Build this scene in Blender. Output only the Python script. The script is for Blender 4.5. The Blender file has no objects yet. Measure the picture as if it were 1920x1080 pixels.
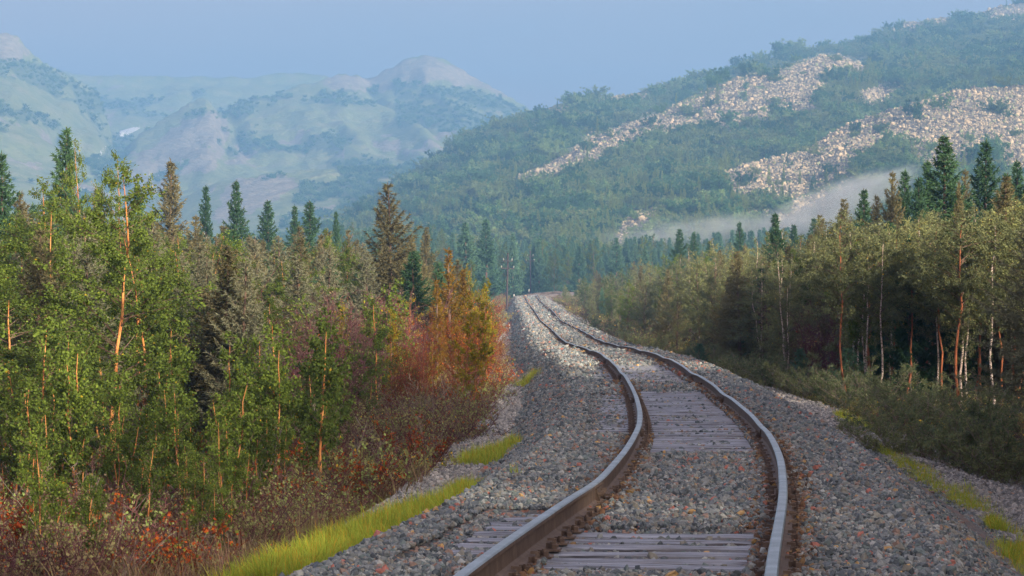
import bpy, math, random
import numpy as np
from mathutils import Vector, Matrix

R = math.radians
rng = np.random.default_rng(11)
random.seed(11)
scene = bpy.context.scene
COL = scene.collection

# ------------------------------------------------------------------ camera, sky, sun, exposure
FPX, HOR, CAMZ = 5000.0, 600.0, 3.0            # focal length in photo pixels, horizon row, eye height (m)
cam_data = bpy.data.cameras.new('camera')
cam_data.sensor_width = 36.0
cam_data.lens = 36.0 * FPX / 1920.0
cam_data.clip_start, cam_data.clip_end = 0.5, 20000.0
cam = bpy.data.objects.new('camera', cam_data)
COL.objects.link(cam)
cam.location = (0, 0, CAMZ)
cam.rotation_euler = (R(90) + math.atan((HOR - 540) / FPX), 0, 0)
scene.camera = cam

SUN_EL, SUN_AZ = 16.0, 140.0                   # azimuth clockwise from the view direction (+Y)
world = bpy.data.worlds.new('World'); scene.world = world
world.use_nodes = True
wn = world.node_tree
for n in list(wn.nodes): wn.nodes.remove(n)
sky = wn.nodes.new('ShaderNodeTexSky'); sky.sky_type = 'NISHITA'
sky.sun_disc = False
sky.sun_elevation = R(SUN_EL); sky.sun_rotation = R(SUN_AZ)
sky.altitude = 200; sky.air_density = 0.5; sky.dust_density = 10.0; sky.ozone_density = 0.5
wbg = wn.nodes.new('ShaderNodeBackground'); wbg.inputs['Strength'].default_value = 0.15
wout = wn.nodes.new('ShaderNodeOutputWorld')
# thin uneven veil of cloud over the whole sky
wtc = wn.nodes.new('ShaderNodeTexCoord'); wmp = wn.nodes.new('ShaderNodeMapping'); wmp.inputs['Scale'].default_value = (1.6, 1.6, 9.0)
wnz = wn.nodes.new('ShaderNodeTexNoise'); wnz.inputs['Scale'].default_value = 2.2; wnz.inputs['Detail'].default_value = 4; wnz.inputs['Roughness'].default_value = 0.5
wrp = wn.nodes.new('ShaderNodeMapRange'); wrp.inputs['From Min'].default_value = 0.3; wrp.inputs['From Max'].default_value = 0.7; wrp.inputs['To Min'].default_value = 0.42; wrp.inputs['To Max'].default_value = 0.92
wmx = wn.nodes.new('ShaderNodeMix'); wmx.data_type = 'RGBA'; wmx.inputs[7].default_value = (1.42, 1.08, 1.08, 1)
wn.links.new(wtc.outputs['Generated'], wmp.inputs['Vector']); wn.links.new(wmp.outputs[0], wnz.inputs['Vector']); wn.links.new(wnz.outputs['Fac'], wrp.inputs['Value'])
wn.links.new(wrp.outputs[0], wmx.inputs['Factor']); wn.links.new(sky.outputs[0], wmx.inputs[6]); wn.links.new(wmx.outputs[2], wbg.inputs['Color']); wn.links.new(wbg.outputs[0], wout.inputs['Surface'])

sd = bpy.data.lights.new('sun', 'SUN'); sd.energy = 2.9; sd.angle = R(5.0); sd.color = (1.0, 0.84, 0.62)
sun = bpy.data.objects.new('sun', sd); COL.objects.link(sun)
_a, _e = R(SUN_AZ), R(SUN_EL)
_to = Vector((math.sin(_a) * math.cos(_e), math.cos(_a) * math.cos(_e), math.sin(_e)))
sun.rotation_euler = _to.to_track_quat('Z', 'Y').to_euler()
sun.location = _to * 300

vs = scene.view_settings
vs.view_transform = 'Standard'; vs.look = 'None'; vs.gamma = 1.0; vs.exposure = 1.82
vs.use_curve_mapping = False
scene.render.engine = 'CYCLES'
cy = scene.cycles
cy.max_bounces = 7; cy.diffuse_bounces = 4; cy.glossy_bounces = 2; cy.transmission_bounces = 5
cy.transparent_max_bounces = 6; cy.volume_bounces = 0
cy.use_denoising = True; cy.use_adaptive_sampling = True; cy.adaptive_threshold = 0.02
cy.caustics_reflective = False; cy.caustics_refractive = False
cy.sample_clamp_indirect = 6.0
cy.volume_step_rate = 1.0; cy.volume_max_steps = 128

# ------------------------------------------------------------------ helpers
def tag(o, label=None, cat=None, group=None, kind=None):
    if label: o['label'] = label
    if cat: o['category'] = cat
    if group: o['group'] = group
    if kind: o['kind'] = kind
    return o

def mk_mesh(name, V, tris=None, quads=None, mats=(), tmat=None, qmat=None, smooth=False, attrs=None):
    V = np.asarray(V, np.float32).reshape(-1, 3)
    me = bpy.data.meshes.new(name)
    T = np.zeros((0, 3), np.int32) if tris is None else np.asarray(tris, np.int32).reshape(-1, 3)
    Q = np.zeros((0, 4), np.int32) if quads is None else np.asarray(quads, np.int32).reshape(-1, 4)
    nt, nq = len(T), len(Q)
    me.vertices.add(len(V)); me.vertices.foreach_set('co', V.ravel())
    me.loops.add(nt * 3 + nq * 4)
    me.loops.foreach_set('vertex_index', np.concatenate([T.ravel(), Q.ravel()]))
    me.polygons.add(nt + nq)
    ls = np.concatenate([np.arange(nt) * 3, nt * 3 + np.arange(nq) * 4]).astype(np.int32)
    me.polygons.foreach_set('loop_start', ls)
    for m in mats: me.materials.append(m)
    if tmat is not None or qmat is not None:
        mi = np.concatenate([np.zeros(nt, np.int32) if tmat is None else np.broadcast_to(np.asarray(tmat, np.int32), (nt,)),
                             np.zeros(nq, np.int32) if qmat is None else np.broadcast_to(np.asarray(qmat, np.int32), (nq,))])
        me.polygons.foreach_set('material_index', np.ascontiguousarray(mi))
    me.polygons.foreach_set('use_smooth', np.full(nt + nq, smooth, bool))
    if attrs:
        for k, a in attrs.items():
            a = np.asarray(a, np.float32)
            if a.ndim == 2 and a.shape[1] == 4:
                at = me.attributes.new(k, 'FLOAT_COLOR', 'POINT'); at.data.foreach_set('color', a.ravel())
            elif a.ndim == 2:
                at = me.attributes.new(k, 'FLOAT_VECTOR', 'POINT'); at.data.foreach_set('vector', a.ravel())
            else:
                at = me.attributes.new(k, 'FLOAT', 'POINT'); at.data.foreach_set('value', a)
    me.update(calc_edges=True)
    return me

def obj(name, data, parent=None, loc=None):
    o = bpy.data.objects.new(name, data)
    COL.objects.link(o)
    if parent is not None: o.parent = parent
    if loc is not None: o.location = loc
    return o

class Geo:
    """collects triangles / quads"""
    def __init__(s): s.V = []; s.T = []; s.Q = []; s.tm = []; s.qm = []; s.n = 0
    def add(s, V, T=None, Q=None, m=0):
        V = np.asarray(V, float).reshape(-1, 3)
        if T is not None and len(T):
            T = np.asarray(T).reshape(-1, 3) + s.n; s.T.append(T); s.tm.append(np.full(len(T), m))
        if Q is not None and len(Q):
            Q = np.asarray(Q).reshape(-1, 4) + s.n; s.Q.append(Q); s.qm.append(np.full(len(Q), m))
        s.V.append(V); s.n += len(V)
    def box(s, c, size, m=0, rot=None):
        x, y, z = [k / 2 for k in size]
        v = np.array([[-x,-y,-z],[x,-y,-z],[x,y,-z],[-x,y,-z],[-x,-y,z],[x,-y,z],[x,y,z],[-x,y,z]])
        if rot is not None: v = v @ np.array(rot).T
        s.add(v + np.array(c), Q=[[0,3,2,1],[4,5,6,7],[0,1,5,4],[1,2,6,5],[2,3,7,6],[3,0,4,7]], m=m)
    def tube(s, P, rad, n=5, m=0, cap=True):
        P = np.asarray(P, float); k = len(P)
        rad = np.broadcast_to(np.asarray(rad, float), (k,))
        t = np.gradient(P, axis=0); t /= np.linalg.norm(t, axis=1)[:, None] + 1e-9
        ref = np.array([1.0, 0.13, 0.07]) if abs(t[0][0]) < 0.8 else np.array([0.1, 1.0, 0.1])
        u = np.cross(t, ref); u /= np.linalg.norm(u, axis=1)[:, None] + 1e-9
        w = np.cross(t, u)
        a = np.arange(n) * 2 * math.pi / n
        V = P[:, None, :] + rad[:, None, None] * (np.cos(a)[None, :, None] * u[:, None, :] + np.sin(a)[None, :, None] * w[:, None, :])
        i = np.arange(k - 1)[:, None] * n; j = np.arange(n)[None, :]; j2 = (j + 1) % n
        Q = np.stack([i + j, i + j2, i + n + j2, i + n + j], -1).reshape(-1, 4)
        s.add(V, Q=Q, m=m)
        if cap and n > 3:
            s.add(V[-1], T=[[0, q, q + 1] for q in range(1, n - 1)], m=m)
    def mesh(s, name, mats, smooth=False):
        cat = lambda L, w: np.concatenate(L) if L else np.zeros((0, w), int)
        return mk_mesh(name, np.concatenate(s.V), cat(s.T, 3), cat(s.Q, 4), mats,
                       np.concatenate(s.tm) if s.tm else None, np.concatenate(s.qm) if s.qm else None, smooth)

def _hash(ix, iy, seed):
    h = (ix.astype(np.int64) * 374761393 + iy.astype(np.int64) * 668265263 + seed * 1442695041) & 0x7fffffff
    h = ((h ^ (h >> 13)) * 1274126177) & 0x7fffffff
    h = h ^ (h >> 16)
    return (h & 0xffff) / 65535.0
def vnoise(x, y, seed=0):
    x = np.asarray(x, float); y = np.asarray(y, float)
    ix, iy = np.floor(x), np.floor(y); fx, fy = x - ix, y - iy
    ix = ix.astype(np.int64); iy = iy.astype(np.int64)
    fx = fx * fx * (3 - 2 * fx); fy = fy * fy * (3 - 2 * fy)
    a = _hash(ix, iy, seed); b = _hash(ix + 1, iy, seed); c = _hash(ix, iy + 1, seed); d = _hash(ix + 1, iy + 1, seed)
    return (a * (1 - fx) + b * fx) * (1 - fy) + (c * (1 - fx) + d * fx) * fy
def fbm(x, y, seed=0, oct=4, gain=0.5):
    v = 0.0; a = 1.0; t = 0.0
    for k in range(oct):
        v = v + a * (vnoise(x * 2 ** k, y * 2 ** k, seed + 17 * k) - 0.5); t += a * 0.5; a *= gain
    return v / t                                           # about -1..1

def smooth_interp(x, xs, ys, w=0.0, n=9):
    if w <= 0: return np.interp(x, xs, ys)
    acc = 0.0; tot = 0.0
    for k in np.linspace(-1, 1, n):
        g = math.exp(-2 * k * k); acc = acc + g * np.interp(x + k * w, xs, ys); tot += g
    return acc / tot

# ------------------------------------------------------------------ materials
def new_mat(name):
    m = bpy.data.materials.new(name); m.use_nodes = True
    nt = m.node_tree
    for n in list(nt.nodes): nt.nodes.remove(n)
    return m, nt, nt.nodes.new, nt.links.new

def rgba(c): return (c[0], c[1], c[2], 1.0)

def ramp(nt, fac, stops):
    n = nt.nodes.new('ShaderNodeValToRGB')
    e = n.color_ramp.elements
    while len(e) < len(stops): e.new(0.5)
    for k, (p, c) in enumerate(stops): e[k].position = p; e[k].color = rgba(c)
    if fac is not None: nt.links.new(fac, n.inputs['Fac'])
    return n.outputs['Color']

def noise(nt, scale, detail=4, rough=0.55, vec=None, dist=0.0):
    n = nt.nodes.new('ShaderNodeTexNoise')
    n.inputs['Scale'].default_value = scale; n.inputs['Detail'].default_value = detail
    n.inputs['Roughness'].default_value = rough; n.inputs['Distortion'].default_value = dist
    if vec is not None: nt.links.new(vec, n.inputs['Vector'])
    return n.outputs['Fac']

def mixc(nt, fac, a, b, mode='MIX'):
    n = nt.nodes.new('ShaderNodeMix'); n.data_type = 'RGBA'; n.blend_type = mode
    for sock, v in ((n.inputs['Factor'], fac), (n.inputs[6], a), (n.inputs[7], b)):
        if isinstance(v, (int, float)): sock.default_value = v
        elif isinstance(v, tuple): sock.default_value = rgba(v)
        else: nt.links.new(v, sock)
    return n.outputs[2]

def math_n(nt, op, a, b=None):
    n = nt.nodes.new('ShaderNodeMath'); n.operation = op
    for k, v in enumerate((a, b)):
        if v is None: continue
        if isinstance(v, (int, float)): n.inputs[k].default_value = v
        else: nt.links.new(v, n.inputs[k])
    return n.outputs[0]

def finish(m, nt, color, rough=0.8, metallic=0.0, bump=None, bump_d=0.02, bump_s=0.6, spec=0.3):
    p = nt.nodes.new('ShaderNodeBsdfPrincipled'); o = nt.nodes.new('ShaderNodeOutputMaterial')
    if isinstance(color, tuple): p.inputs['Base Color'].default_value = rgba(color)
    else: nt.links.new(color, p.inputs['Base Color'])
    if isinstance(rough, (int, float)): p.inputs['Roughness'].default_value = rough
    else: nt.links.new(rough, p.inputs['Roughness'])
    p.inputs['Metallic'].default_value = metallic
    p.inputs['Specular IOR Level'].default_value = spec
    if bump is not None:
        b = nt.nodes.new('ShaderNodeBump'); b.inputs['Distance'].default_value = bump_d; b.inputs['Strength'].default_value = bump_s
        nt.links.new(bump, b.inputs['Height']); nt.links.new(b.outputs[0], p.inputs['Normal'])
    nt.links.new(p.outputs[0], o.inputs['Surface'])
    return m

def wpos(nt):
    return nt.nodes.new('ShaderNodeNewGeometry').outputs['Position']
def island(nt):
    return nt.nodes.new('ShaderNodeNewGeometry').outputs['Random Per Island']
def objrand(nt):
    return nt.nodes.new('ShaderNodeObjectInfo').outputs['Random']

def leaf_mat(name, stops, transl=0.35, accents=None, objvar=0.5):
    """stops: colours from dark to light, chosen by leaf and by tree"""
    m, nt, N, L = new_mat(name)
    f = math_n(nt, 'ADD', math_n(nt, 'MULTIPLY', island(nt), 1 - objvar), math_n(nt, 'MULTIPLY', objrand(nt), objvar))
    k = len(stops)
    c = ramp(nt, f, [(0.12 + 0.76 * i / max(1, k - 1), s) for i, s in enumerate(stops)])
    if accents:
        acc, share = accents
        g = math_n(nt, 'GREATER_THAN', math_n(nt, 'FRACT', math_n(nt, 'MULTIPLY', island(nt), 37.7)), 1 - share)
        c = mixc(nt, g, c, acc)
    d = N('ShaderNodeBsdfDiffuse'); t = N('ShaderNodeBsdfTranslucent'); mx = N('ShaderNodeMixShader'); o = N('ShaderNodeOutputMaterial')
    L(c, d.inputs['Color']); L(c, t.inputs['Color'])
    mx.inputs[0].default_value = transl
    L(d.outputs[0], mx.inputs[1]); L(t.outputs[0], mx.inputs[2]); L(mx.outputs[0], o.inputs['Surface'])
    return m

def bark_mat(name, a, b, dark, sc=(9, 9, 3), spots=0.62):
    m, nt, N, L = new_mat(name)
    tc = N('ShaderNodeTexCoord'); mp = N('ShaderNodeMapping'); mp.inputs['Scale'].default_value = sc
    L(tc.outputs['Object'], mp.inputs['Vector'])
    n1 = noise(nt, 1.6, 5, 0.6, mp.outputs[0]); n2 = noise(nt, 3.1, 3, 0.5, mp.outputs[0])
    c = ramp(nt, n1, [(0.36, b), (0.62, a)])
    g = ramp(nt, n2, [(spots - 0.06, (0, 0, 0)), (spots, (1, 1, 1))])
    c = mixc(nt, g, c, dark)
    return finish(m, nt, c, 0.75, bump=n1, bump_d=0.01)

M = {}
M['leaf_birch'] = leaf_mat('leaf_birch', [(0.063, 0.091, 0.024), (0.099, 0.146, 0.031), (0.171, 0.242, 0.043)], 0.35, ((0.378, 0.283, 0.025), 0.006))
M['leaf_birch_olive'] = leaf_mat('leaf_birch_olive', [(0.115, 0.138, 0.075), (0.167, 0.190, 0.092), (0.265, 0.287, 0.115)], 0.35, ((0.483, 0.322, 0.034), 0.004))
M['leaf_birch_yellow'] = leaf_mat('leaf_birch_yellow', [(0.16, 0.17, 0.02), (0.26, 0.23, 0.02), (0.36, 0.29, 0.02)], 0.4, ((0.5, 0.26, 0.02), 0.04))
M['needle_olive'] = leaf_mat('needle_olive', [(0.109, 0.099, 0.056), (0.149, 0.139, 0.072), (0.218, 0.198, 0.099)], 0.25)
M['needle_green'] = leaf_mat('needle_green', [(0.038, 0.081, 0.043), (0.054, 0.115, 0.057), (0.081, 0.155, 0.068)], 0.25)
M['needle_grey'] = leaf_mat('needle_grey', [(0.125, 0.131, 0.088), (0.168, 0.176, 0.117), (0.219, 0.227, 0.147)], 0.25)
M['needle_gold'] = leaf_mat('needle_gold', [(0.128, 0.080, 0.016), (0.224, 0.136, 0.016), (0.320, 0.176, 0.016)], 0.3)
M['needle_lime'] = leaf_mat('needle_lime', [(0.15, 0.20, 0.05), (0.21, 0.27, 0.07), (0.28, 0.34, 0.09)], 0.3)
M['leaf_red'] = leaf_mat('leaf_red', [(0.204, 0.041, 0.019), (0.374, 0.083, 0.025), (0.543, 0.151, 0.028)], 0.3, ((0.169, 0.191, 0.041), 0.25))
M['leaf_heath'] = leaf_mat('leaf_heath', [(0.188, 0.132, 0.106), (0.250, 0.225, 0.106), (0.250, 0.343, 0.106)], 0.25, ((0.368, 0.123, 0.040), 0.04), 0.7)
M['twig_red'] = leaf_mat('twig_red', [(0.094, 0.038, 0.026), (0.132, 0.044, 0.027), (0.187, 0.055, 0.026)], 0.0)
M['twig_purple'] = leaf_mat('twig_purple', [(0.087, 0.040, 0.050), (0.123, 0.056, 0.064), (0.169, 0.085, 0.079)], 0.0)
M['twig_grey'] = leaf_mat('twig_grey', [(0.14, 0.115, 0.10), (0.2, 0.165, 0.14), (0.28, 0.24, 0.2)], 0.0)
M['scrub_leaf'] = leaf_mat('scrub_leaf', [(0.036, 0.088, 0.035), (0.066, 0.150, 0.055), (0.120, 0.225, 0.077), (0.240, 0.325, 0.121)], 0.25, None, 0.8)
M['scrub_light'] = leaf_mat('scrub_light', [(0.10, 0.16, 0.06), (0.16, 0.22, 0.08), (0.24, 0.28, 0.11)], 0.25, None, 0.7)
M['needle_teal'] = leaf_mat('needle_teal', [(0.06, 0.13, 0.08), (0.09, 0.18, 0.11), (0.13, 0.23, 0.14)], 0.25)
M['bush_dark'] = leaf_mat('bush_dark', [(0.083, 0.114, 0.062), (0.146, 0.187, 0.094), (0.229, 0.250, 0.114)], 0.25)
M['straw'] = leaf_mat('straw', [(0.156, 0.090, 0.072), (0.216, 0.144, 0.090), (0.264, 0.228, 0.108)], 0.25)
M['grass'] = leaf_mat('grass', [(0.221, 0.327, 0.041), (0.345, 0.435, 0.055), (0.497, 0.529, 0.082)], 0.35, ((0.581, 0.342, 0.041), 0.06), 0.35)
M['bush_green'] = leaf_mat('bush_green', [(0.137, 0.150, 0.066), (0.227, 0.240, 0.097), (0.362, 0.347, 0.120)], 0.25, ((1.005, 0.628, 0.051), 0.02))
M['bark_orange'] = bark_mat('bark_orange', (0.55, 0.27, 0.09), (0.36, 0.12, 0.035), (0.06, 0.03, 0.02), (7, 7, 2.5), 0.66)
M['bark_white'] = bark_mat('bark_white', (0.695, 0.620, 0.543), (0.455, 0.341, 0.292), (0.063, 0.044, 0.037), (6, 6, 9), 0.60)
M['bark_brown'] = bark_mat('bark_brown', (0.15, 0.095, 0.07), (0.08, 0.05, 0.04), (0.03, 0.02, 0.018), (9, 9, 3), 0.7)
M['bark_rust'] = bark_mat('bark_rust', (0.34, 0.12, 0.05), (0.2, 0.065, 0.03), (0.05, 0.03, 0.02), (9, 9, 3), 0.7)

# rock / ballast stones: colour by stone
def stone_mat(name, stops, rough=0.85):
    m, nt, N, L = new_mat(name)
    r = objrand(nt)
    c = ramp(nt, r, stops)
    for n in nt.nodes:
        if n.bl_idname == 'ShaderNodeValToRGB': n.color_ramp.interpolation = 'CONSTANT'
    f = noise(nt, 40, 3, 0.6, wpos(nt))
    v = ramp(nt, f, [(0.3, (0.75, 0.75, 0.75)), (0.7, (1.2, 1.2, 1.2))])
    c = mixc(nt, 1.0, c, v, 'MULTIPLY')
    return finish(m, nt, c, rough, spec=0.3)
M['stone'] = stone_mat('stone', [(0.0, (0.169, 0.191, 0.209)), (0.20, (0.109, 0.130, 0.151)), (0.36, (0.239, 0.259, 0.261)), (0.52, (0.075, 0.092, 0.104)),
                                 (0.64, (0.206, 0.204, 0.183)), (0.76, (0.141, 0.179, 0.183)), (0.86, (0.326, 0.344, 0.339)), (0.91, (0.261, 0.185, 0.156)),
                                 (0.965, (0.369, 0.147, 0.118)), (0.988, (0.457, 0.295, 0.130)), (0.997, (0.597, 0.652, 0.652))])
M['stone_grey'] = stone_mat('stone_grey', [(0.0, (0.196, 0.196, 0.201)), (0.25, (0.276, 0.270, 0.265)), (0.5, (0.138, 0.144, 0.149)), (0.72, (0.345, 0.333, 0.322)), (0.9, (0.414, 0.391, 0.368)), (0.97, (0.345, 0.230, 0.172))])
M['stone_rust'] = stone_mat('stone_rust', [(0.0, (0.17, 0.095, 0.055)), (0.3, (0.12, 0.075, 0.05)), (0.55, (0.22, 0.14, 0.07)), (0.75, (0.15, 0.13, 0.12)), (0.9, (0.30, 0.19, 0.07)), (0.96, (0.32, 0.13, 0.09))])
M['boulder'] = stone_mat('boulder', [(0.0, (0.415, 0.342, 0.244)), (0.25, (0.268, 0.234, 0.180)), (0.45, (0.549, 0.432, 0.290)), (0.66, (0.159, 0.144, 0.122)), (0.80, (0.464, 0.384, 0.273)), (0.90, (0.268, 0.282, 0.151))])

# ------------------------------------------------------------------ the line of the track
#   distance ahead (m), sideways (m), rail top height (m, world)
TD = np.array([-30, 0, 13.7, 19.75, 26, 35.6, 47.5, 60, 72.5, 85, 100, 115, 150, 180, 210, 242, 300, 364, 420], float)
TX = np.array([-1.6, -0.8, 0.50, 1.22, 1.85, 2.54, 3.00, 3.28, 3.37, 3.33, 3.12, 3.02, 3.06, 3.08, 3.05, 2.80, 2.62, 2.55, 2.60])
TZ = np.array([-1.25, -1.28, -1.31, -1.34, -1.36, -1.36, -1.29, -1.15, -.98, -.93, -.92, -.88, -.52, -.28, 0.0, .95, 1.95, 3.3, 4.3]) + CAMZ
def track_x(d): return smooth_interp(d, TD, TX, 6.0)
def track_z(d): return smooth_interp(d, TD, TZ, 8.0)
# plan polyline by arc length, the far end bending right in a curve of 480 m radius
_dd = np.arange(-12, 368, 0.25)
P = np.stack([track_x(_dd), _dd], 1)
hd = 0.0; far = []; x0, y0 = P[-1]
for k in range(440):
    hd += 0.25 / 330.0
    x0 += math.sin(hd) * 0.25; y0 += math.cos(hd) * 0.25; far.append((x0, y0))
P = np.vstack([P, np.array(far)])
S = np.concatenate([[0], np.cumsum(np.linalg.norm(np.diff(P, axis=0), axis=1))])
PZ = np.where(P[:, 1] < 368, track_z(P[:, 1]), 0)
_zi = np.searchsorted(P[:, 1], 366)
_z366 = PZ[_zi - 1]
PZ[_zi:] = _z366 + (S[_zi:] - S[_zi]) * 0.021
STOT = S[-1]
def tr_at(s):
    x = np.interp(s, S, P[:, 0]); y = np.interp(s, S, P[:, 1]); z = np.interp(s, S, PZ)
    e = 0.6
    dx = np.interp(s + e, S, P[:, 0]) - np.interp(s - e, S, P[:, 0]); dy = np.interp(s + e, S, P[:, 1]) - np.interp(s - e, S, P[:, 1])
    h = np.arctan2(dx, dy)
    return x, y, z, h
def s_of_d(d): return np.interp(d, P[:, 1], S)
JOINT0 = float(s_of_d(22.9)); JL = 12.5
def joint_dip(s, side):
    """vertical sag at the rail joints, a little different on each rail"""
    ph = (s - JOINT0) / JL; k = np.round(ph); t = np.abs(ph - k)
    amp = 0.022 + 0.022 * (vnoise(k * 7.3 + (side > 0) * 31, 0.5, 5))
    return -amp * np.exp(-(t / 0.17) ** 2) + 0.008 * np.sin(s * 0.31 + side)
def joint_kink(s, side):
    ph = (s - JOINT0) / JL; k = np.round(ph); t = np.abs(ph - k)
    return (vnoise(k * 3.1 + (side > 0) * 11, 2.5, 9) - 0.5) * 0.04 * np.exp(-(t / 0.2) ** 2)

# ------------------------------------------------------------------ ground
def nat_z(d):
    """level of the natural ground along the valley"""
    return smooth_interp(d, [-60, 0, 40, 70, 100, 150, 210, 250, 364, 600, 900], np.array([-2.75, -2.75, -2.75, -2.5, -2.25, -1.85, -1.3, -.7, 1.9, 5.2, 9]) + CAMZ, 12)
def ground_z(X, d):
    X = np.asarray(X, float); d = np.asarray(d, float)
    g = nat_z(d) + 0.10 * fbm(X * 0.35, d * 0.35, 3, 3) + 0.25 * fbm(X * 0.06, d * 0.06, 4, 2) * np.clip(np.abs(X - 2) / 8, 0, 1)
    u = X - np.where(d < 368, track_x(np.minimum(d, 368)), 2.6)
    au = np.abs(u)
    # gravel bench at the toe, a little above the natural ground, and an easy rise into the wood on the left
    crown = np.where(d < 420, track_z(np.minimum(d, 419)) - 0.30, -99)
    emb = np.maximum(crown - np.clip(au - 1.95, 0, None) / 1.45, crown - 0.80) - 0.22 * np.clip(au - 3.9, 0, None)
    g = np.maximum(g, np.where(d < 420, emb - 0.06, -99))
    return g
gx = np.concatenate([-np.geomspace(26, 4200, 34)[::-1], np.linspace(-25.5, 27, 260), np.geomspace(28, 4200, 34)])
gy = np.concatenate([-np.geomspace(12, 900, 14)[::-1], np.linspace(-8, 130, 330), np.linspace(131, 460, 160), np.geomspace(465, 7500, 40)])
GX, GY = np.meshgrid(gx, gy)
GZ = ground_z(GX, np.minimum(GY, 900))
GZ = np.where(GY > 480, np.minimum(GZ, nat_z(np.full_like(GY, 480.0)) - (GY - 480) * 0.004), GZ)
def grid_quads(nr, nc):
    i = np.arange(nr - 1)[:, None] * nc; j = np.arange(nc - 1)[None, :]
    return np.stack([i + j, i + j + 1, i + nc + j + 1, i + nc + j], -1).reshape(-1, 4)
def ground_mat():
    m, nt, N, L = new_mat('heath_soil')
    p = wpos(nt)
    n1 = noise(nt, 0.8, 5, 0.6, p); n2 = noise(nt, 9.0, 4, 0.6, p); n3 = noise(nt, 0.25, 3, 0.5, p)
    c = ramp(nt, n1, [(0.3, (0.045, 0.03, 0.028)), (0.5, (0.07, 0.05, 0.035)), (0.68, (0.085, 0.085, 0.035))])
    c = mixc(nt, ramp(nt, n2, [(0.45, (0, 0, 0)), (0.7, (1, 1, 1))]), c, (0.11, 0.065, 0.045))
    return finish(m, nt, c, 0.95, bump=n2, bump_d=0.08, bump_s=0.8, spec=0.1)
ground = obj('ground', mk_mesh('ground', np.stack([GX, GY, GZ], -1), quads=grid_quads(len(gy), len(gx)), mats=[ground_mat()], smooth=True))
tag(ground, 'brown heath ground between the railway and the woods', 'ground', kind='structure')

# ------------------------------------------------------------------ hills
FAR = 3700.0
def zpix(py, d): return CAMZ + (HOR - py) * d / FPX
cpx = np.concatenate([np.linspace(-1100, -100, 60), np.arange(-90, 2010, 4.5), np.linspace(2020, 3000, 60)])
crd = np.concatenate([np.linspace(430, 620, 24), np.arange(624, 1500, 4.6), np.arange(1505, 2150, 7.0), np.arange(2158, FAR, 10.5)])
HP, HD = np.meshgrid(cpx, crd)
HX = (HP - 960) / FPX * HD
def layer(crest, base, p=1.0, back=0.42, sm=10):
    """crest: (px, py, d); base: (px, py, d) in front of it; p shapes the front slope"""
    c = np.array(crest, float); b = np.array(base, float)
    cy_ = smooth_interp(HP, c[:, 0], c[:, 1], sm); cd = smooth_interp(HP, c[:, 0], c[:, 2], 40)
    by_ = smooth_interp(HP, b[:, 0], b[:, 1], 30); bd = smooth_interp(HP, b[:, 0], b[:, 2], 40)
    zc = zpix(cy_, cd); zb = zpix(by_, bd)
    t = (cd - HD) / np.maximum(cd - bd, 1)
    front = zc - (zc - zb) * np.where(t < 0, 0, np.power(np.clip(t, 0, 1), p)) - np.clip(t - 1, 0, None) * (cd - bd) * 0.35
    rear = zc - (HD - cd) * back
    return np.where(t >= 0, front, rear)
L_E = layer([(-1100,640,1150),(500,500,1200),(640,425,1250),(700,385,1280),(760,345,1300),(830,300,1330),(900,258,1370),(960,234,1400),(1010,214,1440),(1060,196,1470),(1120,183,1500),
             (1200,181,1540),(1250,172,1570),(1300,152,1610),(1370,128,1660),(1440,108,1710),(1500,92,1760),(1560,85,1800),(1620,68,1840),(1690,40,1890),(1740,26,1920),
             (1800,22,1950),(1840,14,1970),(1880,2,2000),(1920,-8,2020),(2000,-30,2060),(2300,-80,2100),(3000,-60,2100)],
            [(-1100,650,700),(640,500,720),(1000,470,640),(1300,470,640),(1600,440,640),(1920,420,650),(3000,420,650)], 0.92)
L_F = layer([(-1100,900,900),(880,500,900),(950,352,980),(1025,312,1010),(1105,264,1050),(1190,228,1100),(1260,203,1140),(1310,186,1170),(1375,154,1210),(1440,140,1250),
             (1500,122,1290),(1535,111,1310),(1575,111,1320),(1625,127,1330),(1660,150,1335),(1720,172,1340),(1800,168,1350),(1920,160,1370),(2100,150,1400),(3000,160,1400)],
            [(-1100,900,700),(900,480,700),(1300,440,760),(1500,330,860),(1700,260,960),(1920,240,1000),(3000,240,1000)], 0.95, 0.20)
L_G = layer([(-1100,900,700),(1050,520,700),(1100,456,720),(1160,408,740),(1250,385,760),(1345,326,800),(1400,306,815),(1465,292,830),(1515,275,845),(1550,250,858),(1605,225,872),(1685,200,890),
             (1760,174,905),(1830,166,915),(1920,167,925),(2100,175,940),(2500,190,950),(3000,200,950)],
            [(-1100,900,520),(1050,520,560),(1345,470,600),(1600,465,600),(1920,455,600),(3000,450,600)], 0.9, 0.25)
L_L1 = layer([(-1100,-60,2400),(-500,-40,2450),(-200,-10,2500),(-80,10,2520),(0,50,2540),(40,74,2560),(80,104,2580),(130,127,2620),(180,160,2640),(210,225,2600),(240,330,2500),(300,480,2300),(3000,900,2300)],
             [(-1100,470,1500),(0,470,1500),(250,480,1500),(3000,900,1500)], 0.8)
L_L2 = layer([(-1100,100,3350),(0,120,3350),(120,128,3350),(250,136,3350),(350,140,3350),(450,143,3330),(560,142,3320),(610,138,3320),(700,150,3320),(900,220,3300),(1200,300,3300),(3000,400,3300)],
             [(-1100,330,2500),(0,330,2500),(250,330,2500),(600,300,2500),(3000,400,2500)], 0.75)
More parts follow.
